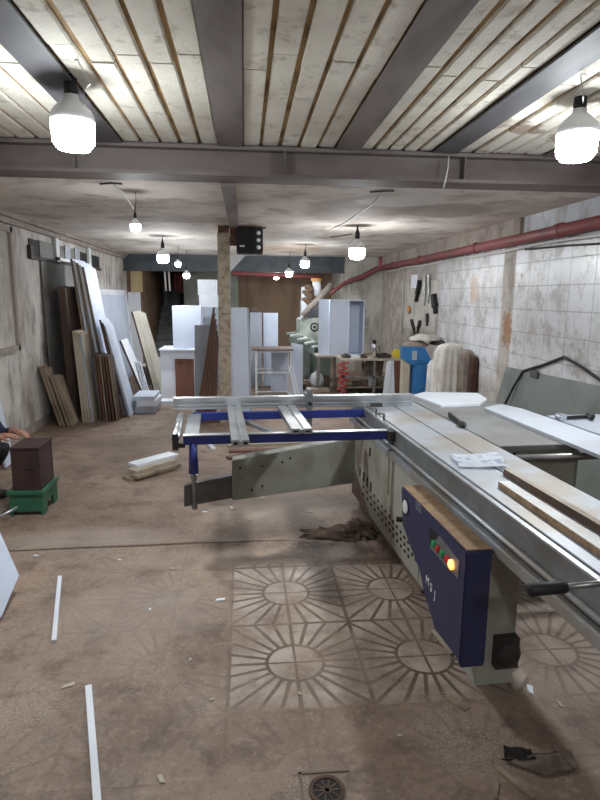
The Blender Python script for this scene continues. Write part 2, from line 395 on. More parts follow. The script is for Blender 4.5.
# far end: partitions, corridor with stair, plywood wall
xa = Y(143, 300, 13.3).x
m = MB().box((XL, 13.3, 0), (xa, 13.42, 2.5)); struct(m.build('wall_partition', 'brown_wall'))
m = MB().box((xa - .1, 13.42, 0), (xa, YF, 2.5)); struct(m.build('wall_corridor', 'brown_wall'))
xb = Y(184, 300, 14.5).x; xc = Y(226, 300, 14.5).x
m = MB().box((xb, 14.5, 0), (xc + .3, 14.62, 2.5)).box((xb, 14.62, 0), (xb + .1, YF, 2.5)); struct(m.build('wall_stairwell', 'corridor_wall'))
m = MB().box((xa, YF - .1, 0), (xb + .1, YF, 2.5)); struct(m.build('wall_corridor_end', 'corridor_wall'))
m = MB().box((xc + .3, 14.9, 0), (XR, 15.0, 2.5)); struct(m.build('wall_far', 'plywood'))
m = MB().box((Y(345, 300, 12.85).x, 12.85, 0), (XR, 14.9, 2.5)); struct(m.build('wall_return', 'plaster_far'))

# back ceiling (plain plaster) and front ceiling (plaster strips between steel beams)
m = MB().box((XL - .15, 4.72, ZC), (XR + .15, YF, ZC + .45)); struct(m.build('ceiling_back', 'plaster_ceiling'))
bx = [-2.65, -1.80, -.945, -.09, .765, 1.50, 2.36, 3.2]
m = MB()
for i in range(len(bx) - 1):
    a, b = bx[i] + .085, bx[i + 1] - .085; n = 5; w = (b - a) / n
    for k in range(n):
        x0 = a + k * w + .012; x1 = a + (k + 1) * w - .012
        cuts = [YB, 1.1 + random.uniform(-.3, .3), 2.9 + .15 * ((i * 5 + k) % 2) + random.uniform(-.05, .05), 4.5]
        for q in range(3):
            jx = random.uniform(-.004, .004)
            m.box((x0 + jx, cuts[q] + .003, ZF + random.uniform(0, .008)), (x1 + jx, cuts[q + 1] - .003, ZF + .03))
struct(m.build('ceiling', 'ceiling_strip', bevel=.006))
struct(MB().box((XL - .15, YB, ZF + .022), (XR + .15, 4.75, ZF + .2)).build('ceiling_backing', 'ceiling_gap'))
nt = 1
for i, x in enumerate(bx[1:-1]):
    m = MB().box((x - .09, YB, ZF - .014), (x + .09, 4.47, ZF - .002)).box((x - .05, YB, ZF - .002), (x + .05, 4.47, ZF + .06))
    struct(m.build('trim_%d' % nt, 'beam_shaded' if i in (1, 4) else 'beam_long')); nt += 1
# big transverse steel beam: web and two flanges
m = MB().box((XL, 4.44, ZC), (XR, 4.72, ZC + .022)).box((XL, 4.55, ZC + .02), (XR, 4.585, ZF + .06)).box((XL, 4.47, ZF - .03), (XR, 4.72, ZF - .006))
for x in (-1.2, .3, 1.66): m.box((x, 4.47, ZC + .02), (x + .012, 4.56, ZF - .03))
struct(m.build('trim_%d' % nt, 'beam_paint', bevel=.003)); nt += 1
# beam strip that runs along the back ceiling to the column
m = MB().box((-.17, 4.72, ZC - .03), (-.055, 7.55, ZC + .01)); struct(m.build('trim_%d' % nt, 'beam_long')); nt += 1
# dark transverse beam far back
XC = Y(345, 300, 12.85).x
m = MB().box((XL, 13.0, 2.17), (XC, 13.04, 2.36)).box((XL, 12.94, 2.34), (XC, 13.1, 2.37)).box((XL, 12.94, 2.15), (XC, 13.1, 2.175)).box((XL, 12.98, 2.37), (XC, 13.08, ZC))
struct(m.build('trim_%d' % nt, 'beam_dark')); nt += 1
# left cornice, right ledge
m = MB().box((XL, 4.72, ZC - .05), (XL + .10, 13.3, ZC)).box((XL, 4.72, ZC - .11), (XL + .05, 13.3, ZC - .05)); struct(m.build('trim_%d' % nt, 'ledge')); nt += 1
m = MB().box((XR - .10, 6.2, ZC - .2), (XR, 12.84, ZC)); struct(m.build('trim_%d' % nt, 'ledge')); nt += 1
m = MB(); pts = []
for k in range(40):
    yy = 4.72 + k * (6.2 - 4.72) / 39; pts.append((XR - .06, yy, ZC - .2 + .03 * noise.noise(Vector((yy * 6, 1, 0)))))
m.prism(pts + [(XR - .06, 6.2, ZC), (XR - .06, 4.72, ZC)], (.06, 0, 0)); struct(m.build('trim_%d' % nt, 'plaster_white')); nt += 1
m = MB().box((XL, YB, 0), (XL + .02, 13.3, .10)); struct(m.build('baseboard_left', 'ledge'))

# left wall: shuttered frame near the camera
pa, pb = X(-8, 222, XL), X(10, 350, XL)
yf0, yf1 = pa.y - .4, X(12, 290, XL).y
fr = MB()
for a, b in (((yf0, 1.02), (yf0 + .06, 2.36)), ((yf1 - .06, 1.02), (yf1, 2.36)), ((yf0, 2.30), (yf1, 2.36)), ((yf0, 1.02), (yf1, 1.08))):
    fr.box((XL, a[0], a[1]), (XL + .05, b[0], b[1]))
w = struct(fr.build('window_1', 'ledge'))
MB().box((XL, yf0 + .06, 1.08), (XL + .02, yf1 - .06, 2.30)).build('shutter_panel', 'plaster_left', w)
# high dark opening with steel bars
wy0, wy1 = X(27, 250, XL).y, X(98, 250, XL).y
w = struct(MB().box((XL, wy0, 2.06), (XL + .045, wy1, 2.10)).box((XL, wy0, 2.10), (XL + .045, wy0 + .1, 2.22)).build('window_2', 'black_dusty'))
MB().box((XL, wy0 + .05, 2.10), (XL + .012, wy1, 2.30)).build('dark_opening', 'dark_slot', w)
for yv in (X(52, 240, XL).y, X(85, 240, XL).y):
    MB().box((XL + .015, yv, 2.08), (XL + .05, yv + .14, 2.40)).build('upright', 'white_paint', w)
m = MB().box((XL + .02, X(52, 240, XL).y, 2.10), (XL + .05, X(85, 240, XL).y, 2.14)); m.build('rail', 'white_paint', w)
for yv in (X(62, 240, XL).y, X(72, 240, XL).y): MB().box((XL + .02, yv, 2.12), (XL + .035, yv + .25, 2.33)).build('pane', 'grey_melamine', w)

# stairs in the corridor, items around it
st = MB()
for k in range(8): st.box((xa, 14.4 + k * .26, 0), (xb, 14.4 + (k + 1) * .26, .17 * (k + 1)))
struct(st.build('trim_%d' % nt, 'stair')); nt += 1
p = Y(173, 303, 16.3)
b = thing('cabinet', 'dark green cabinet at the head of the stairs in the far corridor', 'cabinet', (p.x, 16.3, 1.36))
q0, q1 = Y(164, 293, 16.3), Y(181, 311, 16.3)
MB().box((q0.x, 16.2, 1.36), (min(q1.x, xb - .03), 16.45, 1.36 + .45)).build('body', 'stair', b); MB().box((q0.x + .1, 16.19, 1.45), (q0.x + .25, 16.2, 1.75)).build('door', 'beam_dark', b)
m = MB()
p0, p1 = Y(130, 270, 13.25), Y(142.5, 292, 13.25)
tag(MB().box((p0.x, 13.26, p1.z), (p1.x, 13.3, p0.z)).build('board', 'cream_board'), 'cream yellow board high on the partition at the far left end', 'board')
p0, p1 = Y(128, 292, 13.25), Y(142.5, 345, 13.25)
tag(MB().box((p0.x, 13.22, 0), (p1.x, 13.25, p0.z)).build('door_leaf', 'white_melamine'), 'pale door leaf standing against the far left partition below the cream board', 'door')
for k, (px, lab) in enumerate(((165.5, 'left of two pale tubes hanging in the far corridor'), (169.5, 'right of two pale tubes hanging in the far corridor'))):
    a, c = Y(px - 1, 270, 13.6), Y(px + .5, 291, 13.6)
    tag(MB().tube([(a.x, 13.6, 2.5), (a.x, 13.6, a.z), (c.x, 13.6, c.z)], .022).build('hanging_tube', 'white_cable', smooth=True), lab, 'tube', 'hanging tubes in the corridor')
a, c = Y(173, 272, 14.2), Y(183, 291, 14.2)
m = MB(); nn = 14
top = [(a.x + (c.x - a.x) * i / nn, 14.2 + .03 * math.sin(i * 1.6), 2.2) for i in range(nn + 1)]
bot = [(x, y + .01, c.z + .05 * math.sin(i * .9)) for i, (x, y, z) in enumerate(top)]
tv = [m._v(v) for v in top]; bv = [m._v(v) for v in bot]
for i in range(nn): m.bm.faces.new((tv[i], tv[i + 1], bv[i + 1], bv[i]))
bmesh.ops.solidify(m.bm, geom=m.bm.faces[:], thickness=.012)
tag(m.build('curtain', 'red_pipe', smooth=True), 'dull red cloth hanging in the far corridor beside the tubes', 'cloth')

# column with steel stub
cx0, cx1, cy = Y(218, 300, 7.5).x, Y(230.5, 300, 7.5).x, 7.5
cw = cx1 - cx0
c = thing('column', 'square rough beige stone-clad column standing mid-room between the boards', 'column', ((cx0 + cx1) / 2, cy + cw / 2, 0))
m = MB(); zz = 0
while zz < 2.42:
    hh = min(random.uniform(.24, .42), 2.42 - zz); j = random.uniform(0, .006)
    m.box((cx0 + j, cy + j, zz), (cx1 - j, cy + cw - j, zz + hh - .004)); zz += hh
m.build('shaft', 'column_stone', c, bevel=.006)
MB().box((cx0 + .01, cy + .01, 2.40), (cx1 - .01, cy + cw - .01, ZC)).build('cap', 'rust', c)
s0 = cx1 + .002
m = MB().box((s0, cy + .02, 2.26), (s0 + .085, cy + .03, ZC)).box((s0, cy + .03, 2.26), (s0 + .012, cy + .12, ZC))
m.box((s0 - .01, cy + .0, 2.30), (s0 + .03, cy + .02, 2.36)); m.build('steel_bracket', 'rust', c)
# black box on brackets with three pale dials, white gusset below
e0, e1 = Y(233, 227, 7.4), Y(263, 253, 7.4)
b = thing('heater', 'black box heater with three pale dials hung beside the column top', 'heater', ((e0.x + e1.x) / 2, 7.5, e1.z))
MB().box((e0.x + .04, 7.4, e1.z), (e1.x, 7.72, e0.z)).build('case', 'dark_slot', b, bevel=.008)
MB().box((e1.x - .10, 7.39, e1.z + .01), (e1.x - .01, 7.4, e0.z - .01)).build('control_panel', 'black', b)
for zf in (.22, .5, .78): MB().lathe([(.024, 0), (.024, .008), (.018, .014)], (e1.x - .055, 7.39, e1.z + (e0.z - e1.z) * zf), 14, (0, -1, 0)).build('dial', 'white_paint', b)
MB().box((e0.x + .08, 7.395, e1.z + .07), (e0.x + .14, 7.4, e1.z + .09)).build('badge', 'white_paint', b)
MB().box((e0.x - .02, 7.5, e0.z), (e1.x + .04, 7.53, e0.z + .02)).tube([(e1.x - .03, 7.51, e0.z), (e1.x - .03, 7.51, ZC)], .008).tube([(e0.x + .06, 7.51, e0.z), (e0.x + .06, 7.51, ZC)], .008).build('hanger', 'rust', b)
a1, a2, a3 = Y(230.5, 254.5, 7.52), Y(246, 254.5, 7.52), Y(230.5, 272, 7.52)
a1.x = a3.x = cx1 + .001; a2.z = a1.z
tag(MB().prism([a1, a2, a3], (0, .02, 0)).build('gusset', 'white_paint'), 'small white triangular gusset plate on the column below the black heater', 'bracket')

# ------------------------------------------------------------------ lamps
def lamp(px, py, y, r, label, top=None, big=False, z=None, at=None, power=1.0):
    p = Vector(at) if at else (Y(px, py, y) if z is None else Z(px, py, z))
    zc = ZF - .03 if p.y < 4.4 else ZC
    t = thing('hanging_bulb', label, 'lamp', (p.x, p.y, p.z - r), 'bare bulbs hanging from the ceiling')
    k = r / .1
    MB().lathe([(.035 * k, -.108 * k), (.075 * k, -.100 * k), (.098 * k, -.07 * k), (.102 * k, 0), (.102 * k, .03 * k)], p, 24).build('bulb', 'bulb_glow' if big else 'bulb_small', t, smooth=True)
    MB().lathe([(.106 * k, .028 * k), (.106 * k, .05 * k), (.09 * k, .08 * k), (.06 * k, .11 * k), (.036 * k, .13 * k), (.034 * k, .15 * k)], p, 20).build('collar', 'white_paint', t, smooth=True)
    MB().lathe([(.030 * k, .15 * k), (.033 * k, .17 * k), (.030 * k, .23 * k), (.014 * k, .27 * k), (.006, .31 * k)], p, 16).build('socket', 'black', t, smooth=True)
    tp = Vector((top[0], top[1], zc)) if top else Vector((p.x + .01, p.y + .01, zc))
    ld = bpy.data.lights.new('led_disc', 'AREA'); ld.shape = 'DISK'; ld.size = .15 * k; ld.color = (.91, .965, 1.0)
    ld.energy = 19.0 * power if big else 900.0 * r * r * power
    lo = bpy.data.objects.new('led_disc', ld); COL.objects.link(lo); lo.parent = t; lo.location = (0, 0, r - .112 * k)
    s = p + Vector((0, 0, .30 * k))
    path = [s + (tp - s) * f + Vector((.03 * math.sin(f * PI) * (1 if big else .2), 0, 0)) for f in [i / 8 for i in range(9)]]
    MB().tube(path, .004, 6).build('cord', 'black' if not big else 'white_cable', t)
    if big:
        q = [tp + Vector((.01, .02, 0)), tp + Vector((.05, .05, -.08)), p + Vector((.05, .06, .2)), p + Vector((.068, .0, .10))]
        MB().tube(q, .003, 6).build('spare_wire', 'white_cable', t)
    return t
lamp(73, 128, 3.28, .105, 'large lit bulb hanging from the front ceiling at left', Z(75, 60, ZF - .03), True)
lamp(577, 140, 3.22, .105, 'large lit bulb hanging from the front ceiling at far right', Z(581, 74, ZF - .03), True)
lamp(135.5, 226, None, .042, 'small lit bulb behind the big beam, above the white leaning boards', z=2.22)
lamp(163, 257, None, .085, 'lit bulb left of the column, brightest of the left rear row', z=2.2)
lamp(178, 263.5, None, .05, 'small lit bulb just right of the brightest left rear bulb', z=2.2)
lamp(186.5, 275, None, .06, 'small lit bulb hanging low before the far corridor wall', z=2.03)
lamp(357, 251, None, .095, 'lit bulb near the right wall above the white cabinets', z=2.2)
lamp(305, 263, None, .075, 'lit bulb right of the black heater, nearest of that rear row', z=2.2)
lamp(289, 273, None, .07, 'lit bulb in the middle of the rear row right of the heater', z=2.1)
lamp(276.5, 277, None, .05, 'smallest lit bulb, at the far end of the rear row by the red pipe', z=2.06)
lamp(0, 0, None, .105, 'added unseen fill bulb hanging from the front ceiling behind the viewer', big=True, at=(.3, -.9, 2.42), power=.65)  # bulb added out of view as fill light for the foreground floor
# ceiling wiring
def wire(pts, label, r=.006, m='white_cable', cat='cable'):
    tag(MB().tube(pts, r, 6).build('cable', m, smooth=True), label, cat)
def zc(px, py, z=ZC - .006): return Z(px, py, z)
wire([zc(382, 192), zc(372, 205), zc(358, 214), zc(345, 223), zc(330, 230)], 'white wire along the back ceiling above the right rear bulb')
wire([zc(112, 184), zc(122, 192), zc(128, 200), zc(133, 208)], 'white wire stapled to the back ceiling above the left small bulb')
wire([Vector((1.52, 4.43, ZF - .04)), Vector((1.515, 4.42, ZF - .12)), Vector((1.50, 4.42, ZC + .01)), Vector((1.49, 4.43, ZC - .05))], 'short white wire hanging over the big steel beam face', .005)
for (x0, y0, x1, y1, lab) in ((100, 184, 122, 184, 'dark wire hook on the back ceiling near the left wall'), (370, 192, 394, 191, 'dark wire hook on the back ceiling at the end of the white wire'), (330, 237, 352, 234, 'dark wire stub on the back ceiling left of the right rear bulb')):
    wire([zc(x0, y0), zc((x0 + x1) / 2, y0 - 1), zc(x1, y1)], lab, .007, 'black_dusty', 'wire')

# ------------------------------------------------------------------ pipes along the right wall
pz = X(600, 229, 2.96)
p_far = Vector((2.96, 12.9, 2.28))
m = MB().tube([(2.965, 2.0, 2.29), (2.965, 6.0, 2.275), (2.965, 12.78, 2.26)], .058, 14)
t = thing('red_pipe', 'long red pipe along the top of the right wall', 'pipe', (2.965, 7, 2.2))
m.build('pipe_run', 'red_pipe', t, smooth=True)
for yy in (5.4, 7.4, 9.8, 11.6): MB().lathe([(.066, -.05), (.07, -.04), (.07, .04), (.066, .05)], (2.965, yy, 2.277 - (yy - 6) * .002), 14, (0, 1, 0)).build('coupling', 'red_pipe', t)
MB().tube([(2.95, 12.6, 2.26), (2.95, 12.6, ZC - .01)], .07, 12).build('riser', 'red_pipe', t, smooth=True)
MB().tube([Vector((2.965, 12.72, 2.26)), Vector((2.90, 12.78, 2.25)), Y(362, 277, 12.78), Y(352, 280, 12.78), Y(345, 283, 12.78), Y(338, 288, 12.76), Y(330, 294, 12.7)], .05, 10, [.058, .058, .055, .055, .045, .04, .04]).build('branch', 'red_pipe', t, smooth=True)
a = Y(232, 273, 12.88); b = Y(320, 277, 12.88)
tag(MB().tube([(a.x, 12.88, 2.12), (b.x, 12.88, 2.06)], .045, 10).build('red_pipe', 'red_pipe', smooth=True), 'red pipe crossing the far end under the dark beam', 'pipe')
pth = [(3.01, 2.0, 2.19)] + [(3.02 + .01 * math.sin(k), 2.5 + k * .7, 2.185 + .012 * math.sin(k * 1.7)) for k in range(15)]
wire(pth, 'white cable running just below the long red pipe', .016)
wire([(3.03, 4.0, 2.11), (3.03, 4.6, 2.10), (3.03, 5.4, 2.14), (3.03, 6.2, 2.165)], 'dark cable sagging below the white cable at the right', .010, 'black_dusty')
v0 = X(404, 272, 3.035); wire([(3.035, v0.y, 2.17), (3.035, v0.y, .95)], 'white vertical conduit on the right wall left of the tools', .012)
q = Y(348, 283, 12.8); c1, c2, c3, c4 = (Y(*k, 12.7) for k in ((349, 284), (349, 293), (357, 293), (357, 288)))
wire([c1 + Vector((0, 0, .0)), c2, c3, c4], 'small white bent conduit below the red pipe at the far right corner', .012)

# ------------------------------------------------------------------ panel saw
SA = R(3.0); SM = Matrix.Translation((.95, 3.0, 0)) @ Matrix.Rotation(SA, 4, 'Z')
def S(u, v, z): return SM @ Vector((u, v, z))
saw = thing('panel_saw', 'large sliding table panel saw with dark blue control box and blue outrigger frame', 'table saw', (.95, 3.0, 0), None, SA)
def sb(): return MB(SM)
TZ = .86
# carriage
m = sb()
for a, b in ((0, .195), (.205, .40)): m.box((a, -2.3, .835), (b, 1.55, TZ))
m.box((.0, -2.3, .80), (.40, 1.55, .836)); car = m.build('sliding_table', 'alu_dusty', saw, bevel=.0015)
m = sb().box((-.028, -2.3, .75), (.39, 1.5, .80)).box((-.028, -2.3, .80), (-.012, 1.5, .854)); m.build('table_beam', 'alu_side', saw, bevel=.002)
m = sb().box((-.031, -2.3, .848), (-.010, 1.5, .8575)); m.build('beam_lip', 'alu', saw, bevel=.001)
m = sb().box((-.012, -2.3, .80), (.0, 1.5, .838)).box((-.025, -2.3, .718), (.38, 1.5, .752)); m.build('guide_slot', 'dark_slot', saw)
m = sb().tube([(-.038, -2.3, .752), (-.038, 1.5, .752)], .011, 10); m.build('guide_rod', 'alu_dusty', saw, smooth=True)
m = sb().box((-.055, -2.3, .672), (.38, 1.45, .722)); m.build('lower_rail', 'alu_dusty', saw, bevel=.008)
# cast table
m = sb().box((.41, -.10, .825), (1.02, 1.6, TZ)); m.build('main_table', 'cast_iron', saw, bevel=.003)
m = sb().box((1.03, -.85, .815), (1.62, .62, TZ - .002)).box((1.03, -.85, .78), (1.06, .62, .815)).box((1.59, -.85, .78), (1.62, .62, .815)); m.build('extension_table', 'grey_melamine', saw, bevel=.002)
m = sb().tube([(.42, -.17, .81), (1.65, -.17, .81)], .02, 12); m.build('fence_rail', 'steel', saw, smooth=True)
for u in (.5, .95): sb().box((u, -.17, .79), (u + .03, -.09, .82)).build('rail_bracket', 'black', saw)
for u in (1.10, 1.50): sb().box((u, .3, 0), (u + .06, .36, .80)).build('extension_leg', 'machine_grey', saw)
m = sb().box((.48, -.06, .50), (.90, .40, .825)); cb = m.build('motor_housing', 'machine_grey', saw, bevel=.008)
sb().box((.60, -.066, .58), (.74, -.06, .66)).build('vent', 'dark_slot', cb)
# saw blade guard at the joint
g0, g1 = Z(449, 415, .875), Z(462, 425, .875)
m = MB().beam(g0 + Vector((0, 0, .005)), g1 + Vector((0, 0, .0)), .012, .03); m.blob((g1.x, g1.y, .88), (.024, .05, .02), .05, sub=2); m.build('blade_guard', 'black', saw)
# cabinet body
m = sb().box((-.02, -.12, .10), (.48, 1.42, .69)).box((-.02, -.66, .10), (.13, -.12, .69)); body = m.build('cabinet', 'machine_grey', saw, bevel=.006)
sb().box((.03, -.05, 0), (.44, 1.38, .10)).build('plinth', 'machine_dusty', body)
sb().prism([(-.024, 1.422, .10), (-.024, .86, .10), (-.024, 1.20, .24), (-.024, 1.422, .34)], (.03, 0, 0)).build('dusty_corner', 'machine_dusty', body)
def face(px, py, u=-.022):     # point of the pixel ray on the saw's left side
    d = ray(px, py); n = SM.to_3x3() @ Vector((1, 0, 0)); p0 = S(u, 0, 0); o = Vector((0, 0, H))
    t = n.dot(p0 - o) / n.dot(d); return SM.inverted() @ (o + d * t)
for row in range(3):
    for k in range(16):
        p = face(363 + k * 3.75 + row * .2, 480 + k * 5.2 + row * 7)
        if row == 2 and k > 12: continue
        sb().box((-.0245, p.y - .011, p.z - .007), (-.02, p.y + .011, p.z + .007)).build('vent_hole', 'dark_slot', body)
for k in range(4):
    p = face(360 + k * 3.6, 472 + k * 5); sb().box((-.0245, p.y - .012, p.z - .035), (-.02, p.y + .012, p.z + .035)).build('vent_slot', 'dark_slot', body)
p = face(370, 452); sb().box((-.026, p.y - .012, p.z - .03), (-.02, p.y + .012, p.z + .03)).build('lock', 'black', body)
p = face(388, 470); sb().box((-.0225, p.y - .03, p.z - .16), (-.0195, p.y + .0, p.z + .13)).build('door_seam', 'machine_dusty', body)
# support post at the near end
m = sb().box((-.02, -.84, .0), (.15, -.66, .69)); m.build('post', 'machine_grey', saw, bevel=.004)
m = sb().blob((.10, -.87, .17), (.06, .05, .06), .1, 4, 2).box((.05, -.88, .10), (.15, -.84, .24)); m.build('motor', 'black_dusty', saw)
# control box
U0, U1, V0, V1, B0, B1 = -.172, -.065, -1.0, -.215, .16, .70
m = sb()
def cf(px, py): return face(px, py, U0 - .001)
ol = [cf(*k) for k in ((402, 525), (419, 571), (424, 595), (435, 631), (462, 667))]
m.prism([(U0, V1, B1)] + [(U0, max(k.y, V0 + .02), max(k.z, .02)) for k in ol] + [(U0, V0, cf(460, 671).z), (U0, V0, B1)], (U1 - U0, 0, 0))
box = m.build('control_box', 'box_blue', saw, bevel=.006)
sb().box((U0 + .006, V0 + .01, B1), (U1, V1 - .01, B1 + .004)).build('dust_layer', 'dust_top', box)
sb().box((U1 - .001, -.70, .30), (-.018, -.40, .62)).build('mount', 'machine_grey', box)
def cf(px, py): p = face(px, py, U0 - .001); return p
p = cf(406, 507)
sb().lathe([(.032, 0), (.034, .006), (.028, .01)], (U0, p.y, p.z), 24, (-1, 0, 0)).build('gauge', 'white_paint', box)
sb().lathe([(.040, 0), (.040, .004)], (U0, p.y, p.z), 24, (-1, 0, 0)).build('gauge_bezel', 'black', box)
p = face(396, 508, -.10); sb().tube([(-.02, V1 + .06, p.z), (-.10, V1 + .10, p.z), (-.15, V1 + .12, p.z)], .014, 10).build('lever', 'black', box)
# recess above the sloping push-button panel
pa, pb, pc, pd = cf(430, 541), cf(457, 565), cf(458, 575), cf(430, 549)
q = [cf(429, 526), cf(438, 535), cf(439, 537), cf(430, 548)]
sb().prism([(U0 - .0015, v.y, v.z) for v in q], (.002, 0, 0)).build('recess', 'dark_slot', box)
pl = [cf(430, 547), cf(439.5, 536), cf(459.5, 561), cf(458.5, 579)]
sb().prism([(U0 - .004, v.y, v.z) for v in pl], (.005, 0, 0)).build('button_panel', 'alu_side', box)
for i, (px, py, mm) in enumerate(((435.5, 544, 'green_button'), (439.5, 549, 'red'), (444, 554, 'green_button'), (448.3, 559, 'red'), (453, 564.5, 'lit_button'))):
    p = cf(px, py); r = .017 if i < 4 else .021
    o = sb().lathe([(r, 0), (r, .01), (r * .7, .014)], (U0 - .004, p.y, p.z), 16, (-1, 0, 0)).build('push_button', mm, box)
    o['label'] = ['green push button', 'red push button', 'second green push button', 'second red push button', 'lit orange push button'][i]
def text_on(s, size, Mx, name, mm, parent, ext=.0008):
    cu = bpy.data.curves.new(name, 'FONT'); cu.body = s; cu.size = size; cu.extrude = ext; cu.align_x = 'CENTER'; cu.align_y = 'CENTER'
    tmp = bpy.data.objects.new('tmp_text', cu); COL.objects.link(tmp)
    dg = bpy.context.evaluated_depsgraph_get(); me = bpy.data.meshes.new_from_object(tmp.evaluated_get(dg))
    bpy.data.objects.remove(tmp); mb = MB(); mb.bm.from_mesh(me); mb.bm.transform(Mx); bpy.data.meshes.remove(me)
    return mb.build(name, mm, parent)
p = cf(431, 588)
# letters lie on the left face: text x -> -v (towards the viewer), text y -> up, normal -> -u
TM = SM @ Matrix.Translation((U0 - .001, p.y, p.z)) @ Matrix(((0, 0, -1, 0), (-1, 0, 0, 0), (0, 1, 0, 0), (0, 0, 0, 1)))
for k, ch in enumerate('MSJ'):
    text_on(ch, .056, SM @ Matrix.Translation((U0 - .001, p.y + .045 - .045 * k, p.z + .01 - .01 * k)) @ Matrix(((0, 0, -1, 0), (-1, 0, 0, 0), (0, 1, 0, 0), (0, 0, 0, 1))), 'letter', 'white_paint', box)
for k in range(3):
    p = cf(417 + k * .2, 503 + k * 3.2); sb().box((U0 - .001, p.y - .05, p.z), (U0, p.y + .02, p.z + .003)).build('printed_line', 'grey_melamine', box)
# handle bar
h0, h1, h2 = Z(528, 590, .875), Z(566, 587, .875), Z(612, 582, .875)
MB().tube([h0, h0 + (h1 - h0) * .05, h0 + (h1 - h0) * .95, h1], .017, 14, [.013, .018, .017, .014]).build('handle_grip', 'black', saw, smooth=True)
MB().tube([h1, h2, Vector((1.16, h2.y + .02, .875))], .0085, 10).build('handle_rod', 'steel', saw, smooth=True)
hb = MB().lathe([(.02, 0), (.02, .03)], (1.15, h2.y + .02, .86), 12); hb.build('handle_mount', 'black', saw)
# ---- outrigger frame
blue = lambda a, b: sb().box(a, b)
blue((-1.29, .37, .795), (-.07, .415, .847)).build('near_bar', 'frame_blue', saw, bevel=.003)
sb().box((-1.29, .368, .847), (-.07, .417, .852)).build('bar_cap', 'alu', saw)
blue((-1.26, 1.03, .795), (-.02, 1.075, .847)).build('far_bar', 'frame_blue', saw, bevel=.003)
sb().box((-.07, .34, .785), (.0, .44, .85)).build('bar_clamp', 'black_dusty', saw)
sb().tube([(-.25, 1.05, .82), (.0, 1.05, .82)], .02, 10).build('far_pin', 'steel', saw)
sb().box((-.045, .42, .81), (-.005, 1.06, .855)).build('side_profile', 'alu_side', saw, bevel=.002)
for vv in (.62, .80): sb().tube([(-.02, vv, .85), (-.02, vv, .90), (-.06, vv - .02, .91)], .009, 8).build('clamp_lever', 'steel', saw)
sb().box((-1.285, .415, .80), (-1.20, 1.03, .846)).build('end_profile', 'alu_side', saw, bevel=.003)
sb().tube([(-1.335, .385, .835), (-1.335, 1.03, .835)], .026, 14).build('roller', 'alu', saw, smooth=True)
sb().box((-1.352, .368, .765), (-1.318, .385, .86)).box((-1.345, .385, .775), (-1.28, .40, .80)).build('roller_bracket', 'black_dusty', saw)
def prof(u0, u1, v0, v1, z0, z1, name='support_profile', sl=0.0):
    m = sb(); w = (u1 - u0)
    for a, b in ((0, .42), (.58, 1)): m.box((u0 + w * a, v0, z0), (u0 + w * b, v1, z1))
    m.box((u0, v0 + .003, z0 + .004), (u1, v1 - .003, z1 - .008)); o = m.build(name, 'alu', saw, bevel=.002)
    for a in (.22, .78): sb().box((u0 + w * (a - .12), v0 - .001, z0 + .012), (u0 + w * (a + .12), v0 + .001, z1 - .012)).build('end_slot', 'dark_slot', o)
prof(-1.02, -.925, .08, 1.08, .852, .89)
prof(-.665, -.54, .33, 1.08, .852, .885)
sb().beam((-.90, .95, .80), (-.68, .45, .80), .04, .02).build('diagonal_bar', 'alu_side', saw)
sb().box((-.46, 1.045, .64), (-.42, 1.057, .90)).build('stop_plate', 'alu_side', saw)
sb().tube([(-1.235, .39, .80), (-1.235, .39, .62)], .026, 12, [.022, .03]).build('swing_post', 'frame_blue', saw, smooth=True)
sb().tube([(-1.235, .39, .62), (-1.235, .39, .40)], .011, 10).lathe([(.02, .0), (.02, .03)], (-1.235, .39, .58), 10).lathe([(.018, .0), (.018, .03)], (-1.235, .39, .40), 10).build('adjusting_bolt', 'steel', saw)
# swing arm: thin tube inside a tapered plate box
ta = [Y(184, 486, 3.32), Y(232, 477, 3.36), Y(232, 500, 3.36), Y(184, 507, 3.32)]
MB().prism([ta[0], ta[1] + (ta[1] - ta[0]) * .06 + Vector((0, .03, 0)), ta[2] + (ta[2] - ta[3]) * .06 + Vector((0, .03, 0)), ta[3]], (0, .06, 0)).build('arm_tube', 'tube_grey', saw, bevel=.004)
ar = [Y(232, 461, 3.34), Y(355, 438, 3.95), Y(355, 483, 3.95), Y(232, 501, 3.34)]
arm = MB().prism(ar, (.0, .10, 0)).build('swing_arm', 'arm_grey', saw, bevel=.005)
bl = MB()
for px, py in ((240, 468), (252, 490), (262, 466), (262, 486), (282, 462), (290, 458)):
    f = (px - 232) / 123; yy = 3.34 + .61 * f / (f + (1 - f) * 1.18); p = Y(px, py, yy); bl = MB().lathe([(.008, -.002), (.008, .006)], p, 10, (.1, -1, 0)); bl.build('bolt', 'black_dusty', arm)
# crosscut fence
m = sb().box((-1.39, 1.10, TZ + .002), (.34, 1.14, .94)).box((-1.39, 1.085, .918), (.34, 1.155, .945)).box((-1.39, 1.09, .885), (.34, 1.155, .895)).box((-1.39, 1.09, TZ + .002), (.34, 1.155, TZ + .012))
fc = m.build('crosscut_fence', 'alu', saw, bevel=.002)
m = sb().box((-.465, 1.05, .862), (-.415, 1.17, .965)).box((-.455, 1.03, .965), (-.425, 1.13, 1.0)); m.build('flip_stop', 'alu_side', fc, bevel=.003)
sb().lathe([(.014, 0), (.014, .03)], (-.44, 1.05, .90), 12, (0, -1, 0)).build('stop_knob', 'black', fc)
sb().box((.02, 1.06, .862), (.10, 1.085, .885)).build('fence_clamp', 'black_dusty', fc)

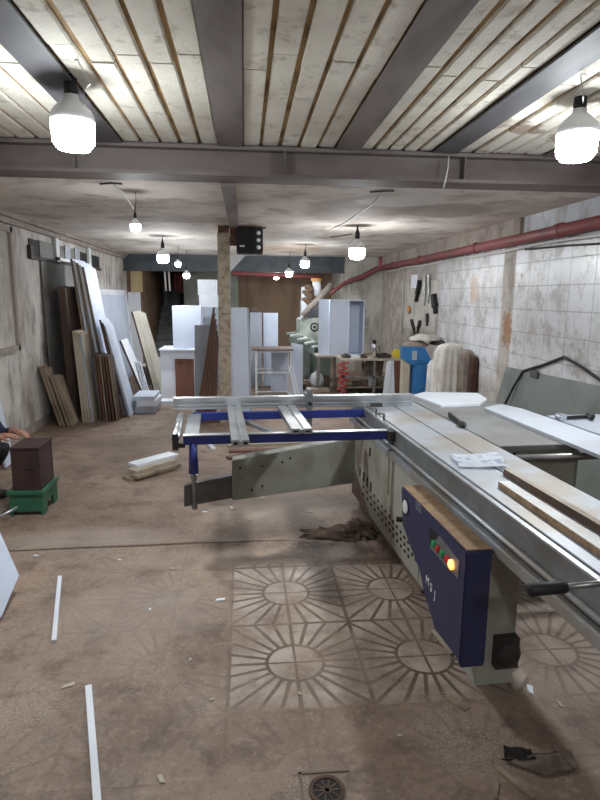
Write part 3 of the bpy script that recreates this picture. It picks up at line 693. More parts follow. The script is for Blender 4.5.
# ------------------------------------------------------------------ things lying on the saw
def flat_px(pts, z, th): return MB().prism([Z(px, py, z) for px, py in pts], (0, 0, th))
tag(flat_px([(413, 397), (424, 394), (478, 395), (487, 401), (480, 406), (441, 407.5)], TZ + .001, .018).build('board', 'white_melamine', bevel=.001),
    'white six-sided offcut board lying on the far end of the saw table', 'board')
# long pale panel over the main table edge
m = sb().prism([(.785, .86, TZ + .002), (.79, -1.15, TZ + .002), (1.08, -1.15, TZ + .002), (1.04, .80, TZ + .002), (.97, .98, TZ + .002)], (0, 0, .02))
tag(m.build('panel', 'pale_panel', bevel=.001), 'long pale panel lying lengthwise across the right of the saw table', 'panel')
m = sb().box((1.10, -.84, TZ - .001), (1.60, .58, TZ + .015)); tag(m.build('panel', 'grey_melamine', bevel=.001), 'wide light grey panel on the saw extension table below the black cable', 'panel')
# paper
pp = [(452, 456), (463, 453.5), (490, 454.5), (508, 462), (509, 468), (480, 468.5), (462, 467), (456, 471), (449, 463)]
cen = Z(481, 462, TZ + .012)
m = MB(); n = 14; base = [Z(px, py, TZ + .004) for px, py in [(450, 456), (497, 454), (512, 469), (458, 468)]]
gv = []
for j in range(n + 1):
    row = []
    for i in range(n + 1):
        a, b = i / n, j / n
        p = (base[0] * (1 - a) + base[1] * a) * (1 - b) + (base[3] * (1 - a) + base[2] * a) * b
        e = noise.noise(Vector((a * 4, b * 4, 3.3))); p.z = TZ + .014 + .013 * e
        p.x += .03 * noise.noise(Vector((a * 3, b * 2, 9))); row.append(m._v(p))
    gv.append(row)
for j in range(n):
    for i in range(n): m.bm.faces.new((gv[j][i], gv[j][i + 1], gv[j + 1][i + 1], gv[j + 1][i]))
bmesh.ops.solidify(m.bm, geom=m.bm.faces[:], thickness=.002)
tag(m.build('paper', 'paper', smooth=True), 'crumpled white printed paper lying on the sliding table', 'paper')
# wood strips
def strip_on(p0, p1, w, z, th, label, mm='strip_white', edge='chipboard', grp='strips on the saw table'):
    a, b = Z(*p0, z), Z(*p1, z); d = (b - a).normalized(); n_ = Vector((d.y, -d.x, 0))
    if n_.x < 0: n_ = -n_
    o = MB().prism([a, b, b + n_ * w, a + n_ * w], (0, 0, th)).build('wood_strip', mm, bevel=.0008)
    me = o.data; me.materials.append(M[edge])
    for f in me.polygons:
        if f.normal.z < .6: f.material_index = 1
    tag(o, label, 'wood strip', grp)
strip_on((498, 487), (625, 575), .05, TZ + .001, .026, 'white faced wood strip with brown edge, nearer of the two on the sliding table')
strip_on((503, 475), (636, 556), .03, TZ + .001, .03, 'narrow brown wood strip behind the white faced strip on the sliding table', 'tan_board', 'brown_board')
# drill-like clamp on the panel
pt = S(1.23, .42, TZ + .016)
t = thing('hand_clamp', 'small black and chrome clamp lying on the grey panel right of the saw', 'clamp', pt)
MB().tube([pt + Vector((-.12, .0, .015)), pt + Vector((.12, .04, .015))], .012, 8).build('bar', 'black', t)
MB().box(pt + Vector((-.15, -.02, 0)), pt + Vector((-.10, .04, .04))).build('jaw', 'chrome', t, bevel=.004)
MB().tube([pt + Vector((.05, -.05, .02)), pt + Vector((.09, .07, .02))], .014, 8).build('handle', 'black', t)

# plastic sheet and cable on the right wall
y0, y1 = X(503, 372, 3.0).y, 4.0
m = MB().prism([(2.84, y1, .0), (2.84, y0, .0), (3.032, y0, .86), (3.032, y1, .93)], (.012, 0, 0))
tag(m.build('plastic_sheet', 'sheet_plastic'), 'large grey-green sheet leaning against the right wall beyond the saw', 'sheet')
cp = [X(505, 404, 2.9), X(514, 386, 2.97), X(523, 371, 3.02), X(543, 365, 3.03), X(564, 357, 3.03), X(580, 366, 3.03), X(600, 380, 3.03), X(625, 396, 3.03)]
sm = []
for i in range(len(cp) - 1):
    for k in range(4): sm.append(cp[i].lerp(cp[i + 1], k / 4))
wire(sm + [cp[-1]], 'black cable looped on the right wall above the grey-green sheet', .014, 'black')
q = X(531, 373, 2.99); tag(MB().box((3.005, q.y - .10, q.z - .05), (3.03, q.y + .06, q.z + .03)).build('junction_box', 'tube_grey', bevel=.004), 'small grey junction box on the right wall under the black cable', 'junction box')

# ------------------------------------------------------------------ boards leaning on the left wall
def lean(name, label, y0, depth, xb, xt, yt, th, mm, edge='chipboard', grp=None, tilt=.0, cat='board'):
    p = Y(xt, yt, y0); b = max(p.x, XL + .006); zt = p.z; a = max(Y(xb, 420, y0).x, b + .05)
    d = Vector((b - a, 0, zt)).normalized(); nrm = Vector((d.z, 0, -d.x)) * th     # thickness away from the wall
    lift = max(0, -nrm.z)
    q = [Vector((a, y0, 0)), Vector((a, y0, 0)) + nrm, Vector((b, y0, zt)) + nrm, Vector((b, y0, zt))]
    q = [v + Vector((0, 0, lift)) for v in q]
    o = MB().prism(q, (tilt, depth, 0)).build(name, mm, edge=edge, bevel=0)
    return tag(o, label, cat, grp)
OR = ['first', 'second', 'third', 'fourth', 'fifth', 'sixth', 'seventh', 'eighth']
lean('grey_sheet', 'big dull grey sheet leaning flat on the left wall under the steel bars', 7.75, 1.5, 47, 37, 240, .012, 'grey_sheet', 'grey_sheet', cat='sheet')
for i, (xb, xt, yt) in enumerate(((59, 38.5, 367), (62.5, 42.5, 369), (67, 50, 377), (70.5, 53.5, 378))):
    lean('plank', '%s from the left of the short dusty planks leaning nearest on the left wall' % OR[i], 7.40, .22 + .02 * i, xb, xt, yt, .03, 'dusty_wood', 'dusty_wood', 'short dusty planks', cat='plank')
for i in range(3):
    lean('board', '%s from the wall of the tall dark brown boards leaning on the left wall' % OR[i], 7.9, .75, 70 + 3.0 * i, 58 + 2.3 * i, 286 + i, .03, 'brown_board', 'brown_board', 'tall dark brown boards')
for i in range(4):
    lean('board', '%s from the left of the pale edged mid-height boards before the dark brown ones' % OR[i], 7.62, .34, 82.5 + 3.0 * i, 72 + 2.3 * i, 331 + i, .03, 'tan_board' if i % 2 else 'dusty_wood', 'tan_board' if i < 3 else 'grey_melamine', 'pale edged boards')
for i in range(5):
    lean('board', '%s from the wall of the tall white boards with brown edges on the left' % OR[i], 8.15, .62, 96 + 4.0 * i, 70 + 2.9 * i, 259 + 2.0 * i, .03, 'white_panel_blue', 'dusty_wood' if i % 2 == 0 else 'white_melamine', 'tall white boards')
for i in range(6):
    lean('board', '%s from the left of the waist-high brown boards before the tall white ones' % OR[i], 7.70, .30, 98.5 + 3.6 * i, 93 + 2.9 * i, 354 + .5 * i, .022, 'brown_board', ('brown_board', 'red_brown_board', 'dusty_wood')[i % 3], 'waist-high brown boards')
for i in range(3):
    lean('board', '%s from the left of the narrow white boards ending the left wall stack' % OR[i], 7.95, .45, 122.5 + 3.4 * i, 99 + 2.2 * i, 320 + 3 * i, .026, 'white_panel_blue', 'white_panel_blue' if i == 2 else 'brown_board', 'narrow white boards')
# framed pale panel against the wall further back
ya, yb_ = X(98, 300, -2.44).y, X(127, 300, -2.44).y
za = X(98, 289, -2.44).z; t = thing('framed_panel', 'pale blue framed door panel standing on the left wall behind the white boards', 'panel', (-2.5, ya, 0))
MB().prism([(-2.36, ya, 0), (-2.5, ya, za), (-2.46, ya, za), (-2.32, ya, 0)], (0, yb_ - ya, 0)).build('board', 'white_panel_blue', t)
d = Vector((-.14, 0, za)).normalized()
for a, b in (((ya, 0), (ya + .1, za)), ((yb_ - .1, 0), (yb_, za)), ((ya, za - .1), (yb_, za))):
    k0, k1 = a[1] / za, b[1] / za
    MB().prism([(-2.32 - .14 * k0, a[0], a[1]), (-2.32 - .14 * k1, a[0], b[1]), (-2.32 - .14 * k1, b[0], b[1]), (-2.32 - .14 * k0, b[0], a[1])], (.015, 0, 0)).build('frame_rail', 'white_melamine', t)
for i in range(3):
    lean('board', '%s from the left of the tan boards leaning before the corridor' % OR[i], 9.7 + .12 * i, .75, 155 + 2.6 * i, 131 + 2.6 * i, 312 + 1.2 * i, .03, 'pale_board', 'brown_board' if i < 1 else 'pale_board', 'tan boards before the corridor')
lean('board', 'short white board leaning between the tall white and tan boards', 9.0, .5, 146, 119, 341, .03, 'white_melamine', 'brown_board')
for i in range(3):
    lean('wood_strip', '%s from the left of the thin white strips leaning before the tan boards' % OR[i], 8.85, .06, 147 + 2.4 * i, 134 + 2.4 * i, 362, .018, 'white_melamine', 'white_melamine', 'thin leaning white strips', cat='wood strip')
pz_ = Y(150, 366, 10.8).z; pa_, pb_ = Y(140, 366, 10.8).x, Y(162, 366, 10.8).x
t = thing('platform', 'low platform with pale top on the floor before the corridor stair', 'platform', ((pa_ + pb_) / 2, 10.8, 0))
MB().box((pa_, 10.8, pz_ - .03), (pb_, 12.4, pz_)).build('top', 'pale_board', t, bevel=.002)
MB().box((pa_ + .02, 10.84, 0), (pb_ - .02, 12.35, pz_ - .03)).build('base', 'stair', t)
# white offcut stack on the floor
a, b = Y(134, 411, 8.15), Y(155, 411, 8.15)
zs = 0
for i, (o, hh, lab) in enumerate(((.0, .10, 'lowest white offcut block stacked on the floor beside the left wall boards'), (.03, .08, 'middle white offcut block in the floor stack beside the left wall boards'), (-.02, .06, 'topmost white offcut block in the floor stack beside the left wall boards'))):
    m = MB().box((a.x + o, 8.2, zs), (b.x + o * .5, 8.75, zs + hh)); tag(m.build('offcut', ('grey_melamine', 'white_melamine', 'white_panel_blue')[i], bevel=.002), lab, 'offcut', 'white offcut stack'); zs += hh
a, b = Y(159, 405, 8.75), Y(175, 405, 8.75)
tag(MB().box((a.x, 8.75, 0), (b.x, 9.0, .07)).build('offcut', 'white_melamine'), 'single white offcut on the floor before the lower white cabinet', 'offcut')
# white panels at the left picture edge
q = [Vector((-1.62, 2.72, 0)), Vector((-1.32, 3.36, .24)), Vector((-1.60, 3.76, .50)), Vector((-2.0, 3.2, .50))]
pA, pB, pC = Z(1, 618, .02), Z(19, 575, .10), Z(-4, 523, .38)
nrm = (pB - pA).cross(pC - pA).normalized()
pD = pA + (pC - pB)
tag(MB().prism([pA, pB, pC, pC + (pC - pB) * .9 + (pA - pB) * .35, pD + (pC - pB) * .9], -nrm * .018 if nrm.x > 0 else nrm * .018).build('panel', 'white_panel_blue'), 'white panel with a corner pointing right, propped at the near left edge', 'panel')
p1, p2 = X(7, 430, -2.33), X(0, 398, -2.4)
m = MB().prism([(-2.28, 5.55, .02), (-2.30, p1.y, .02), (-2.44, p1.y, .95), (-2.44, 5.55, 1.0)], (.02, 0, 0))
tag(m.build('panel', 'white_panel_blue'), 'pale blue white panel leaning on the left wall behind the crouching person', 'panel')

# ------------------------------------------------------------------ green stool, dark crate, rod
f0, f1 = Z(9, 508, 0), Z(44, 515, 0)
sy0 = f1.y; sx0, sx1, sy1, sz = Y(9, 500, sy0).x, f1.x, sy0 + .34, Y(44, 491, sy0).z
t = thing('step_stool', 'low green step stool under the dark crate', 'stool', ((sx0 + sx1) / 2, sy0, 0))
MB().box((sx0 - .015, sy0 - .015, sz - .025), (sx1 + .015, sy1 + .015, sz)).build('top', 'green_paint', t, bevel=.003)
def cut_side(pts_fn, name):
    pass
for xx in (sx0, sx1 - .02):
    pts = [(xx, sy0, 0), (xx, sy0 + .09, 0), (xx, sy0 + .11, .085), (xx, sy1 - .11, .085), (xx, sy1 - .09, 0), (xx, sy1, 0), (xx, sy1, sz - .025), (xx, sy0, sz - .025)]
    MB().prism(pts, (.02, 0, 0)).build('side', 'green_paint', t)
for yy in (sy0, sy1 - .02): MB().box((sx0 + .02, yy, .03), (sx1 - .02, yy + .02, sz - .025)).build('apron', 'green_paint', t)
bx0, bx1, bh = Y(10.5, 460, sy0 + .02).x, sx1 - .012, Y(10, 448, sy0 + .02).z
t = thing('crate', 'dark brown wooden box standing on the green stool', 'box', ((bx0 + bx1) / 2, sy0 + .17, sz))
MB().box((bx0, sy0 + .02, sz), (bx1, sy1 - .02, bh - .012)).build('body', 'dark_crate', t, bevel=.003)
MB().box((bx0 - .006, sy0 + .012, bh - .012), (bx1 + .006, sy1 - .012, bh)).build('lid', 'dark_crate', t, bevel=.002)
MB().box((bx0 + .09, sy0 + .016, sz + .16), (bx0 + .17, sy0 + .02, sz + .17)).build('slot', 'black', t)
r0, r1 = Z(-6, 520, .02), Z(22, 507, .05); r1.y = sy0 - .03; r1.z = .08
tag(MB().tube([r0, r1], .012, 10).build('metal_rod', 'alu', smooth=True), 'pale metal rod resting on the floor before the green stool', 'rod')

# ------------------------------------------------------------------ person crouching beside the crate
def person():
    hx = Y(0, 437.5, 4.50)
    root = thing('person', 'person in a dark navy jacket crouching at the left edge, hand over the dark box', 'person', (-2.15, 4.55, 0))
    J = {}
    V = []; E = []; Rr = []; tagv = []
    def v(name, co, r, reg):
        J[name] = len(V); V.append(Vector(co)); Rr.append(r if isinstance(r, tuple) else (r, r)); tagv.append(reg); return J[name]
    def e(a, b): E.append((J[a], J[b]))
    by = 4.58
    v('pelvis', (-2.28, by, .26), (.15, .13), 't'); v('waist', (-2.25, by, .40), (.13, .12), 'j'); v('chest', (-2.17, by, .58), (.15, .14), 'j')
    v('upper', (-2.09, by, .70), (.12, .11), 'j'); v('neck', (-2.04, by, .79), .055, 's'); v('chin', (-2.00, by, .86), .075, 's'); v('head', (-2.00, by, .94), .092, 's'); v('crown', (-2.02, by, 1.0), .07, 's')
    v('nose', (-1.905, by, .915), .016, 's')
    for a, b in (('pelvis', 'waist'), ('waist', 'chest'), ('chest', 'upper'), ('upper', 'neck'), ('neck', 'chin'), ('chin', 'head'), ('head', 'crown'), ('head', 'nose')): e(a, b)
    for sd, s in ((-1, 'r'), (1, 'l')):
        v('hip' + s, (-2.24, by + .11 * sd, .25), .10, 't'); v('thigh' + s, (-2.07, by + .15 * sd, .38), .088, 't'); v('knee' + s, (-1.92, by + .17 * sd, .43), .066, 't')
        v('calf' + s, (-2.03, by + .165 * sd, .30), .06, 't'); v('ankle' + s, (-2.13, by + .16 * sd, .10), .042, 't'); v('heel' + s, (-2.16, by + .16 * sd, .05), .045, 'b'); v('ball' + s, (-2.0, by + .17 * sd, .04), .042, 'b'); v('toe' + s, (-1.93, by + .18 * sd, .032), .032, 'b')
        for a, b in (('pelvis', 'hip'), ('hip', 'thigh'), ('thigh', 'knee'), ('knee', 'calf'), ('calf', 'ankle'), ('ankle', 'heel'), ('heel', 'ball'), ('ball', 'toe')): e(a + (s if a != 'pelvis' else ''), b + s)
        v('sho' + s, (-2.08, by + .19 * sd, .70), .068, 'j'); e('upper', 'sho' + s)
    W = Vector((hx.x, hx.y, hx.z + .01))
    elb = Vector((-1.97, by - .25, .43))
    v('elbr', elb, .054, 'j'); v('forer', elb.lerp(W, .55), .047, 'j'); v('wrr', W, .031, 's'); v('palmr', W + Vector((.045, .005, .002)), (.040, .022), 's')
    e('shor', 'elbr'); e('elbr', 'forer'); e('forer', 'wrr'); e('wrr', 'palmr')
    for k, (oy, ln) in enumerate(((-.032, .062), (-.011, .074), (.010, .070), (.031, .055))):
        b = W + Vector((.07, .005 + oy, .002)); v('fr%da' % k, b, .0105, 's'); v('fr%db' % k, b + Vector((ln * .5, .002, -.004)), .0092, 's'); v('fr%dc' % k, b + Vector((ln * .95, .004, -.026)), .0078, 's')
        e('palmr', 'fr%da' % k); e('fr%da' % k, 'fr%db' % k); e('fr%db' % k, 'fr%dc' % k)
    b = W + Vector((.025, -.03, -.006)); v('tr0', b, .013, 's'); v('tr1', b + Vector((.035, -.022, -.014)), .0105, 's'); v('tr2', b + Vector((.062, -.026, -.022)), .0085, 's'); e('wrr', 'tr0'); e('tr0', 'tr1'); e('tr1', 'tr2')
    W2 = Vector((-1.86, by + .20, .555)); e2 = Vector((-2.0, by + .30, .50))
    v('elbl', e2, .054, 'j'); v('forel', e2.lerp(W2, .5), .046, 'j'); v('wrl', W2, .031, 's'); v('palml', W2 + Vector((.045, -.02, -.005)), (.038, .022), 's')
    e('shol', 'elbl'); e('elbl', 'forel'); e('forel', 'wrl'); e('wrl', 'palml')
    for k, oy in enumerate((-.03, -.01, .01, .03)):
        b = W2 + Vector((.07, -.025 + oy, -.01)); v('fl%da' % k, b, .0105, 's'); v('fl%db' % k, b + Vector((.03, -.004, -.02)), .009, 's'); v('fl%dc' % k, b + Vector((.042, -.006, -.05)), .0075, 's')
        e('palml', 'fl%da' % k); e('fl%da' % k, 'fl%db' % k); e('fl%db' % k, 'fl%dc' % k)
    b = W2 + Vector((.025, -.04, -.008)); v('tl0', b, .013, 's'); v('tl1', b + Vector((.03, -.03, -.01)), .010, 's'); v('tl2', b + Vector((.055, -.036, -.02)), .008, 's'); e('wrl', 'tl0'); e('tl0', 'tl1'); e('tl1', 'tl2')
    me = bpy.data.meshes.new('sk'); me.from_pydata([tuple(p) for p in V], E, []); o = bpy.data.objects.new('sk', me); COL.objects.link(o)
    md = o.modifiers.new('s', 'SKIN'); md.use_smooth_shade = True; o.modifiers.new('d', 'SUBSURF').levels = 2
    for i, sv in enumerate(me.skin_vertices[0].data): sv.radius = Rr[i]; sv.use_root = (i == 0)
    dg = bpy.context.evaluated_depsgraph_get(); me2 = bpy.data.meshes.new_from_object(o.evaluated_get(dg)); bpy.data.objects.remove(o)
    mb = MB(); mb.bm.from_mesh(me2)
    order = ['navy_cloth', 'trouser', 'skin', 'black_dusty']; key = {'j': 0, 't': 1, 's': 2, 'b': 3}
    segs = [(V[a], V[b], tagv[a], tagv[b], max(Rr[a]), max(Rr[b])) for a, b in E]
    for f in mb.bm.faces:
        c = f.calc_center_median(); best = None
        for a, b, ta_, tb, ra, rb in segs:
            dd = b - a; t = max(0, min(1, (c - a).dot(dd) / dd.length_squared)); ds = (c - (a + dd * t)).length / (ra + (rb - ra) * t)
            if best is None or ds < best[0]: best = (ds, ta_ if t < .55 else tb)
        f.material_index = key[best[1]]; f.smooth = True
    bmo = mb.build('body', order, root, smooth=True)
    m = MB().blob((-2.04, by, .99), (.098, .097, .075), .12, 9, 3); m.build('hair', 'hair', root, smooth=True)
    for s in (-1, 1):
        MB().blob((-1.916, by + .034 * s, .93), (.005, .011, .006), 0, 1, 2).build('eye', 'hair', root, smooth=True)
        MB().blob((-2.0, by + .09 * s, .92), (.02, .012, .03), .1, 4, 2).build('ear', 'skin', root, smooth=True)
    MB().blob((-1.926, by, .872), (.008, .026, .007), .05, 4, 2).build('mouth', 'red_pipe', root, smooth=True)
person()

# ------------------------------------------------------------------ cabinets and boards in the middle
def carcass(name, label, x0, yt, x1, yb, y, depth, mm='white_melamine', grp=None, zb=None, openf=False, cat='cabinet', shelf=False):
    a, b = Y(x0, yt, y), Y(x1, yb, y); zt = a.z; z0 = b.z if zb is None else zb; th = .018
    t = thing(name, label, cat, ((a.x + b.x) / 2, y + depth / 2, z0), grp)
    x0, x1 = a.x, b.x
    for xx in (x0, x1 - th): MB().box((xx, y, z0), (xx + th, y + depth, zt)).build('side_panel', mm, t, bevel=.001)
    MB().box((x0 + th, y + .001, zt - th), (x1 - th, y + depth, zt)).build('top_panel', mm, t)
    MB().box((x0 + th, y + .001, z0), (x1 - th, y + depth, z0 + th)).build('bottom_panel', mm, t)
    yy = y + depth - .012 if openf else y + .002
    MB().box((x0 + th, yy, z0 + th), (x1 - th, yy + .008, zt - th)).build('back_panel', mm, t)
    if shelf: MB().box((x0 + th, y + .03, (z0 + zt) / 2), (x1 - th, y + depth - .02, (z0 + zt) / 2 + th)).build('shelf', mm, t)
    return zt
z5 = carcass('cabinet', 'low white cabinet with brown front panel left of the column', 160, 350, 195, 398, 9.45, .55, 'white_melamine', zb=0)
a, b = Y(175, 359, 9.44), Y(194.5, 396, 9.44)
tag(MB().box((a.x, 9.42, .0), (b.x, 9.44, a.z)).build('board', 'red_brown_board'), 'brown board standing before the low white cabinet left of the column', 'board')
a, b = Y(158, 347, 9.3), Y(200, 347, 9.3)
tag(MB().box((a.x, 9.35, z5), (b.x, 10.05, z5 + .02)).build('board', 'white_melamine'), 'flat white board lying on the low white cabinet left of the column', 'board')
carcass('cabinet', 'tall white cabinet standing on top of the low white cabinet', 172, 306, 201.5, 346, 9.5, .5, 'white_panel_blue', zb=z5 + .02)
zt = carcass('cabinet', 'grey cabinet standing behind the tall white one, half hidden by the column', 199.5, 307, 219, 400, 10.3, .5, 'grey_melamine', zb=0)
z1 = carcass('box_unit', 'lower of two small white box units stacked left of the column', 199, 295, 217.5, 306, 10.32, .4, 'white_melamine', 'small white box units', zb=zt)
carcass('box_unit', 'upper of two small white box units stacked left of the column', 197.5, 279.5, 216.5, 294.5, 10.32, .4, 'white_melamine', 'small white box units', zb=z1)
# boards leaning on the column
def slab(name, label, pts, y, depth, mm, edge=None, cat='board', grp=None):
    o = MB().prism([Y(px, py, y) for px, py in pts], (0, depth, 0)).build(name, mm, edge=edge); return tag(o, label, cat, grp)
def ground(px, y): return (px, 0)
def slabf(name, label, top, bot, y, depth, mm, cat='board', grp=None):
    P = [Y(px, py, y) for px, py in top]; Q = [Y(px, 420, y) for px in bot]
    for q in Q: q.z = 0
    o = MB().prism(P + Q[::-1], (0, depth, 0)).build(name, mm); return tag(o, label, cat, grp)
slabf('board', 'light grey board standing left of the brown bundle at the column', [(194.5, 325), (212, 325)], [195, 209], 7.72, .018, 'grey_melamine')
for i in range(6):
    w = 3.4
    slabf('board', '%s from the left of the red-brown boards leaning on the column' % OR[i], [(214.5 + i * .62, 309 + 7 * i), (215.1 + i * .62, 308 + 7 * i)] if False else [(212.8 + i * .8, 308 + 6 * i), (214.0 + i * .8, 307.5 + 6 * i)], [194.5 + i * 3.6, 197.4 + i * 3.6], 7.46 + .012 * i, .30, 'red_brown_board' if i % 2 else 'brown_board', grp='red-brown boards at the column')
slabf('board', 'tall pale grey board standing right of the column', [(230.9, 307.5), (247, 307.5)], [230.9, 250], 7.62, .018, 'white_panel_blue')
slabf('board', 'narrow pale board edge just behind the tall one right of the column', [(247.3, 309), (249, 309)], [250.4, 252], 7.66, .25, 'grey_melamine')
slabf('board', 'grey board standing behind the white tube frame, left one', [(250, 312.5), (261.8, 312.5)], [250.5, 262], 10.6, .05, 'grey_melamine', grp='boards behind the tube frame')
slabf('board', 'pale board standing behind the white tube frame, right one with dark edge', [(263.3, 313), (278, 313)], [264, 278], 10.7, .05, 'white_panel_blue', grp='boards behind the tube frame')
p0, p1 = Y(251.5, 308, 10.9), Y(259, 312.6, 10.9)
tag(MB().box((p0.x, 10.9, 0), (p1.x, 11.2, p0.z)).build('board', 'brown_board'), 'dark brown board peeping over the grey boards behind the tube frame', 'board')
carcass('cabinet', 'pale cabinet side standing within the white tube frame', 272, 351, 287.5, 390, 9.95, .4, 'white_panel_blue', zb=0)
a = Y(261, 340, 9.9); b = Y(291, 343, 9.9)
z9 = Y(272, 351, 9.95).z
tag(MB().box((a.x, 9.75, z9), (b.x, 10.45, z9 + .025)).build('board', 'white_melamine'), 'flat white board lying on the pale cabinet behind the tube frame', 'board')
slabf('board', 'grey white panel standing right of the tube frame before the green machine', [(291.3, 343), (303, 345)], [291.5, 302.5], 9.75, .02, 'white_panel_blue')
# tube frame with a dark board on it
ty = 9.25; c = {k: Y(k, 360, ty).x for k in (256.5, 290.5)}
zt_ = Y(270, 351, ty).z; t = thing('tube_frame', 'white metal tube frame stand with a dark board on top', 'stand', ((c[256.5] + c[290.5]) / 2, ty + .25, 0))
for x in c.values():
    for yy in (ty, ty + .5): MB().tube([(x, yy, 0), (x, yy, zt_)], .012, 8).build('upright', 'white_paint', t)
for zf in (.05, .55, .98):
    m = MB()
    for yy in (ty, ty + .5): m.tube([(c[256.5], yy, zt_ * zf), (c[290.5], yy, zt_ * zf)], .010, 8)
    for x in c.values(): m.tube([(x, ty, zt_ * zf), (x, ty + .5, zt_ * zf)], .010, 8)
    m.build('rail', 'white_paint', t)
tag(MB().box((c[256.5] - .08, ty - .04, zt_ + .011), (c[290.5] + .05, ty + .54, zt_ + .03)).build('board', 'brown_board'), 'dark brown board lying on the white tube frame', 'board')
for i, (xb, xt) in enumerate(((296, 288.5), (299, 291.5))):
    slabf('wood_strip', 'thin white strip leaning at the right of the tube frame, %s one' % ('left', 'right')[i], [(xt, 366), (xt + 1.6, 366)], [xb, xb + 1.7], 9.15, .03, 'white_melamine', 'wood strip', 'thin strips by the tube frame')

# ------------------------------------------------------------------ edge banding machine
em = 11.0
def bxp(x0, y0, x1, y1, yy, d): a, b = Y(x0, y0, yy), Y(x1, y1, yy); return (a.x, yy, b.z), (b.x, yy + d, a.z)
a, b = bxp(300, 318, 332, 372, em, .9)
t = thing('edge_banding_machine', 'pale green woodworking machine with round dark emblem beside the white cabinets', 'machine', ((a[0] + b[0]) / 2, em, 0))
MB().box(*bxp(300, 318, 332, 345, em, .8)).build('hood', 'machine_green', t, bevel=.03)
l0, l1 = bxp(303, 346, 330, 378, em + .1, .6); l0 = (l0[0], l0[1], 0); MB().box(l0, l1).build('base', 'machine_green_dark', t, bevel=.01)
p = Y(314.5, 327, em); m = MB().lathe([(.085, 0), (.085, .012)], p, 24, (0, -1, 0)); em_ = m.build('emblem', 'black_dusty', t)
MB().lathe([(.055, 0), (.055, .004)], p + Vector((0, -.012, 0)), 20, (0, -1, 0)).build('emblem_ring', 'machine_green', em_)
MB().lathe([(.03, 0), (.03, .006)], p + Vector((0, -.016, 0)), 20, (0, -1, 0)).build('emblem_centre', 'black_dusty', em_)
cv0, cv1 = Y(291, 336, em - .3), Y(316, 349, em - .5)
for i in range(8):
    f = i / 7; q = cv0.lerp(cv1, f); MB().tube([q + Vector((-.08, 0, .03)), q + Vector((.10, 0, .06))], .03, 8).build('roller', 'machine_green' if i % 2 else 'machine_green_dark', t)
MB().beam(cv0 + Vector((0, .05, -.05)), cv1 + Vector((0, .05, -.05)), .2, .10).build('conveyor', 'machine_green_dark', t)
for px in (296, 312): q = Y(px, 352, em - .35); MB().box((q.x - .03, em - .38, 0), (q.x + .03, em - .32, q.z)).build('conveyor_leg', 'machine_green_dark', t)
MB().box(*bxp(302, 300, 320, 318, em + .2, .4)).build('upper_body', 'grey_melamine', t, bevel=.01)
MB().box(*bxp(302, 287, 307, 318, em + .1, .15)).build('panel_post', 'white_melamine', t)
p = Y(308, 296, em + .1); m = MB()
for i in range(8): m.blob(p + Vector((.05 * math.sin(i * 2.1), .03 * i / 8, .16 - .045 * i)), (.075, .06, .05), .3, 8, 2)
m.build('dust_bag', 'brown_wall', t, smooth=True)
h0, h1, h2 = Y(303, 316, em - .05), Y(318, 300, em - .05), Y(331, 285, em + .1)
MB().tube([h0, h0.lerp(h1, .5) + Vector((0, 0, .02)), h1, h1.lerp(h2, .5), h2], .06, 12).build('suction_hose', 'hose_grey', t, smooth=True)
p = Y(316.5, 281, em + .15); q = Y(318, 296, em + .15)
MB().tube([q, p], .075, 14).build('suction_duct', 'white_melamine', t, smooth=True); MB().tube([p, p + Vector((0, 0, .05))], .10, 14).build('duct_cap', 'orange', t)
p = Y(317, 369, 10.2)
m = MB().blob((p.x, 10.25, .16), (.13, .12, .15), .15, 5, 3); m.blob((p.x + .01, 10.25, .31), (.04, .04, .05), .1, 5, 2)
tag(m.build('sack', 'cloth_white', smooth=True), 'white sack on the floor before the pale green machine', 'sack')
for v in bpy.data.objects['sack'].data.vertices:
    if v.co.z < 0: v.co.z = 0

# workbench with clutter
by0 = 9.35; bl_, br = Y(331, 352, by0), Y(404, 361, by0); bz = .70
bx0, bx1 = Y(341, 360, by0).x, Y(412, 360, by0).x; bzt = Y(372, 359, by0).z
t = thing('workbench', 'cluttered wooden workbench near the right wall under the white cabinets', 'workbench', ((bx0 + bx1) / 2, by0 + .4, 0))
MB().box((bx0, by0, bzt - .03), (bx1, by0 + 1.05, bzt)).build('top', 'tan_board', t, bevel=.003)
for x in (bx0 + .03, bx0 + .55, bx1 - .08):
    for yy in (by0 + .04, by0 + .96): MB().box((x, yy, 0), (x + .04, yy + .05, bzt - .03)).build('leg', 'steel', t)
MB().box((bx0 + .03, by0 + .04, bzt * .5), (bx1 - .04, by0 + .06, bzt * .5 + .03)).build('stretcher', 'steel', t)
MB().box((bx0 + .05, by0 + .25, .12), (bx1 - .05, by0 + 1.0, .14)).build('shelf', 'dusty_wood', t)
cz = bzt
def cabx(name, label, x0, yt, x1, y, depth, openf, mm): carcass(name, label, x0, yt, x1, 340, y, depth, mm, 'white cabinets on the workbench', zb=cz, openf=openf)
cabx('cabinet', 'left white cabinet standing on the workbench, back turned', 319.5 + 10.5, 299.5, 348.5, by0 + .62, .38, False, 'white_panel_blue')
cabx('cabinet', 'right open white cabinet standing on the workbench', 349, 300, 364, by0 + .60, .40, True, 'white_panel_blue')
a = Y(319, 299, by0 + .7); b = Y(330, 345, by0 + .7)
tag(MB().box((a.x, by0 + .68, cz - .0), (b.x - .01, by0 + .70, a.z)).build('board', 'white_panel_blue'), 'white board standing at the left of the white cabinets on the workbench', 'board')
for v in (): pass
# bench extension so the left board stands on it
MB().box((a.x - .05, by0 + .55, bzt - .03), (bx0, by0 + 1.05, bzt)).build('side_leaf', 'tan_board', t)
MB().box((a.x - .03, by0 + .6, 0), (a.x + .02, by0 + .65, bzt - .03)).build('leg', 'steel', t)
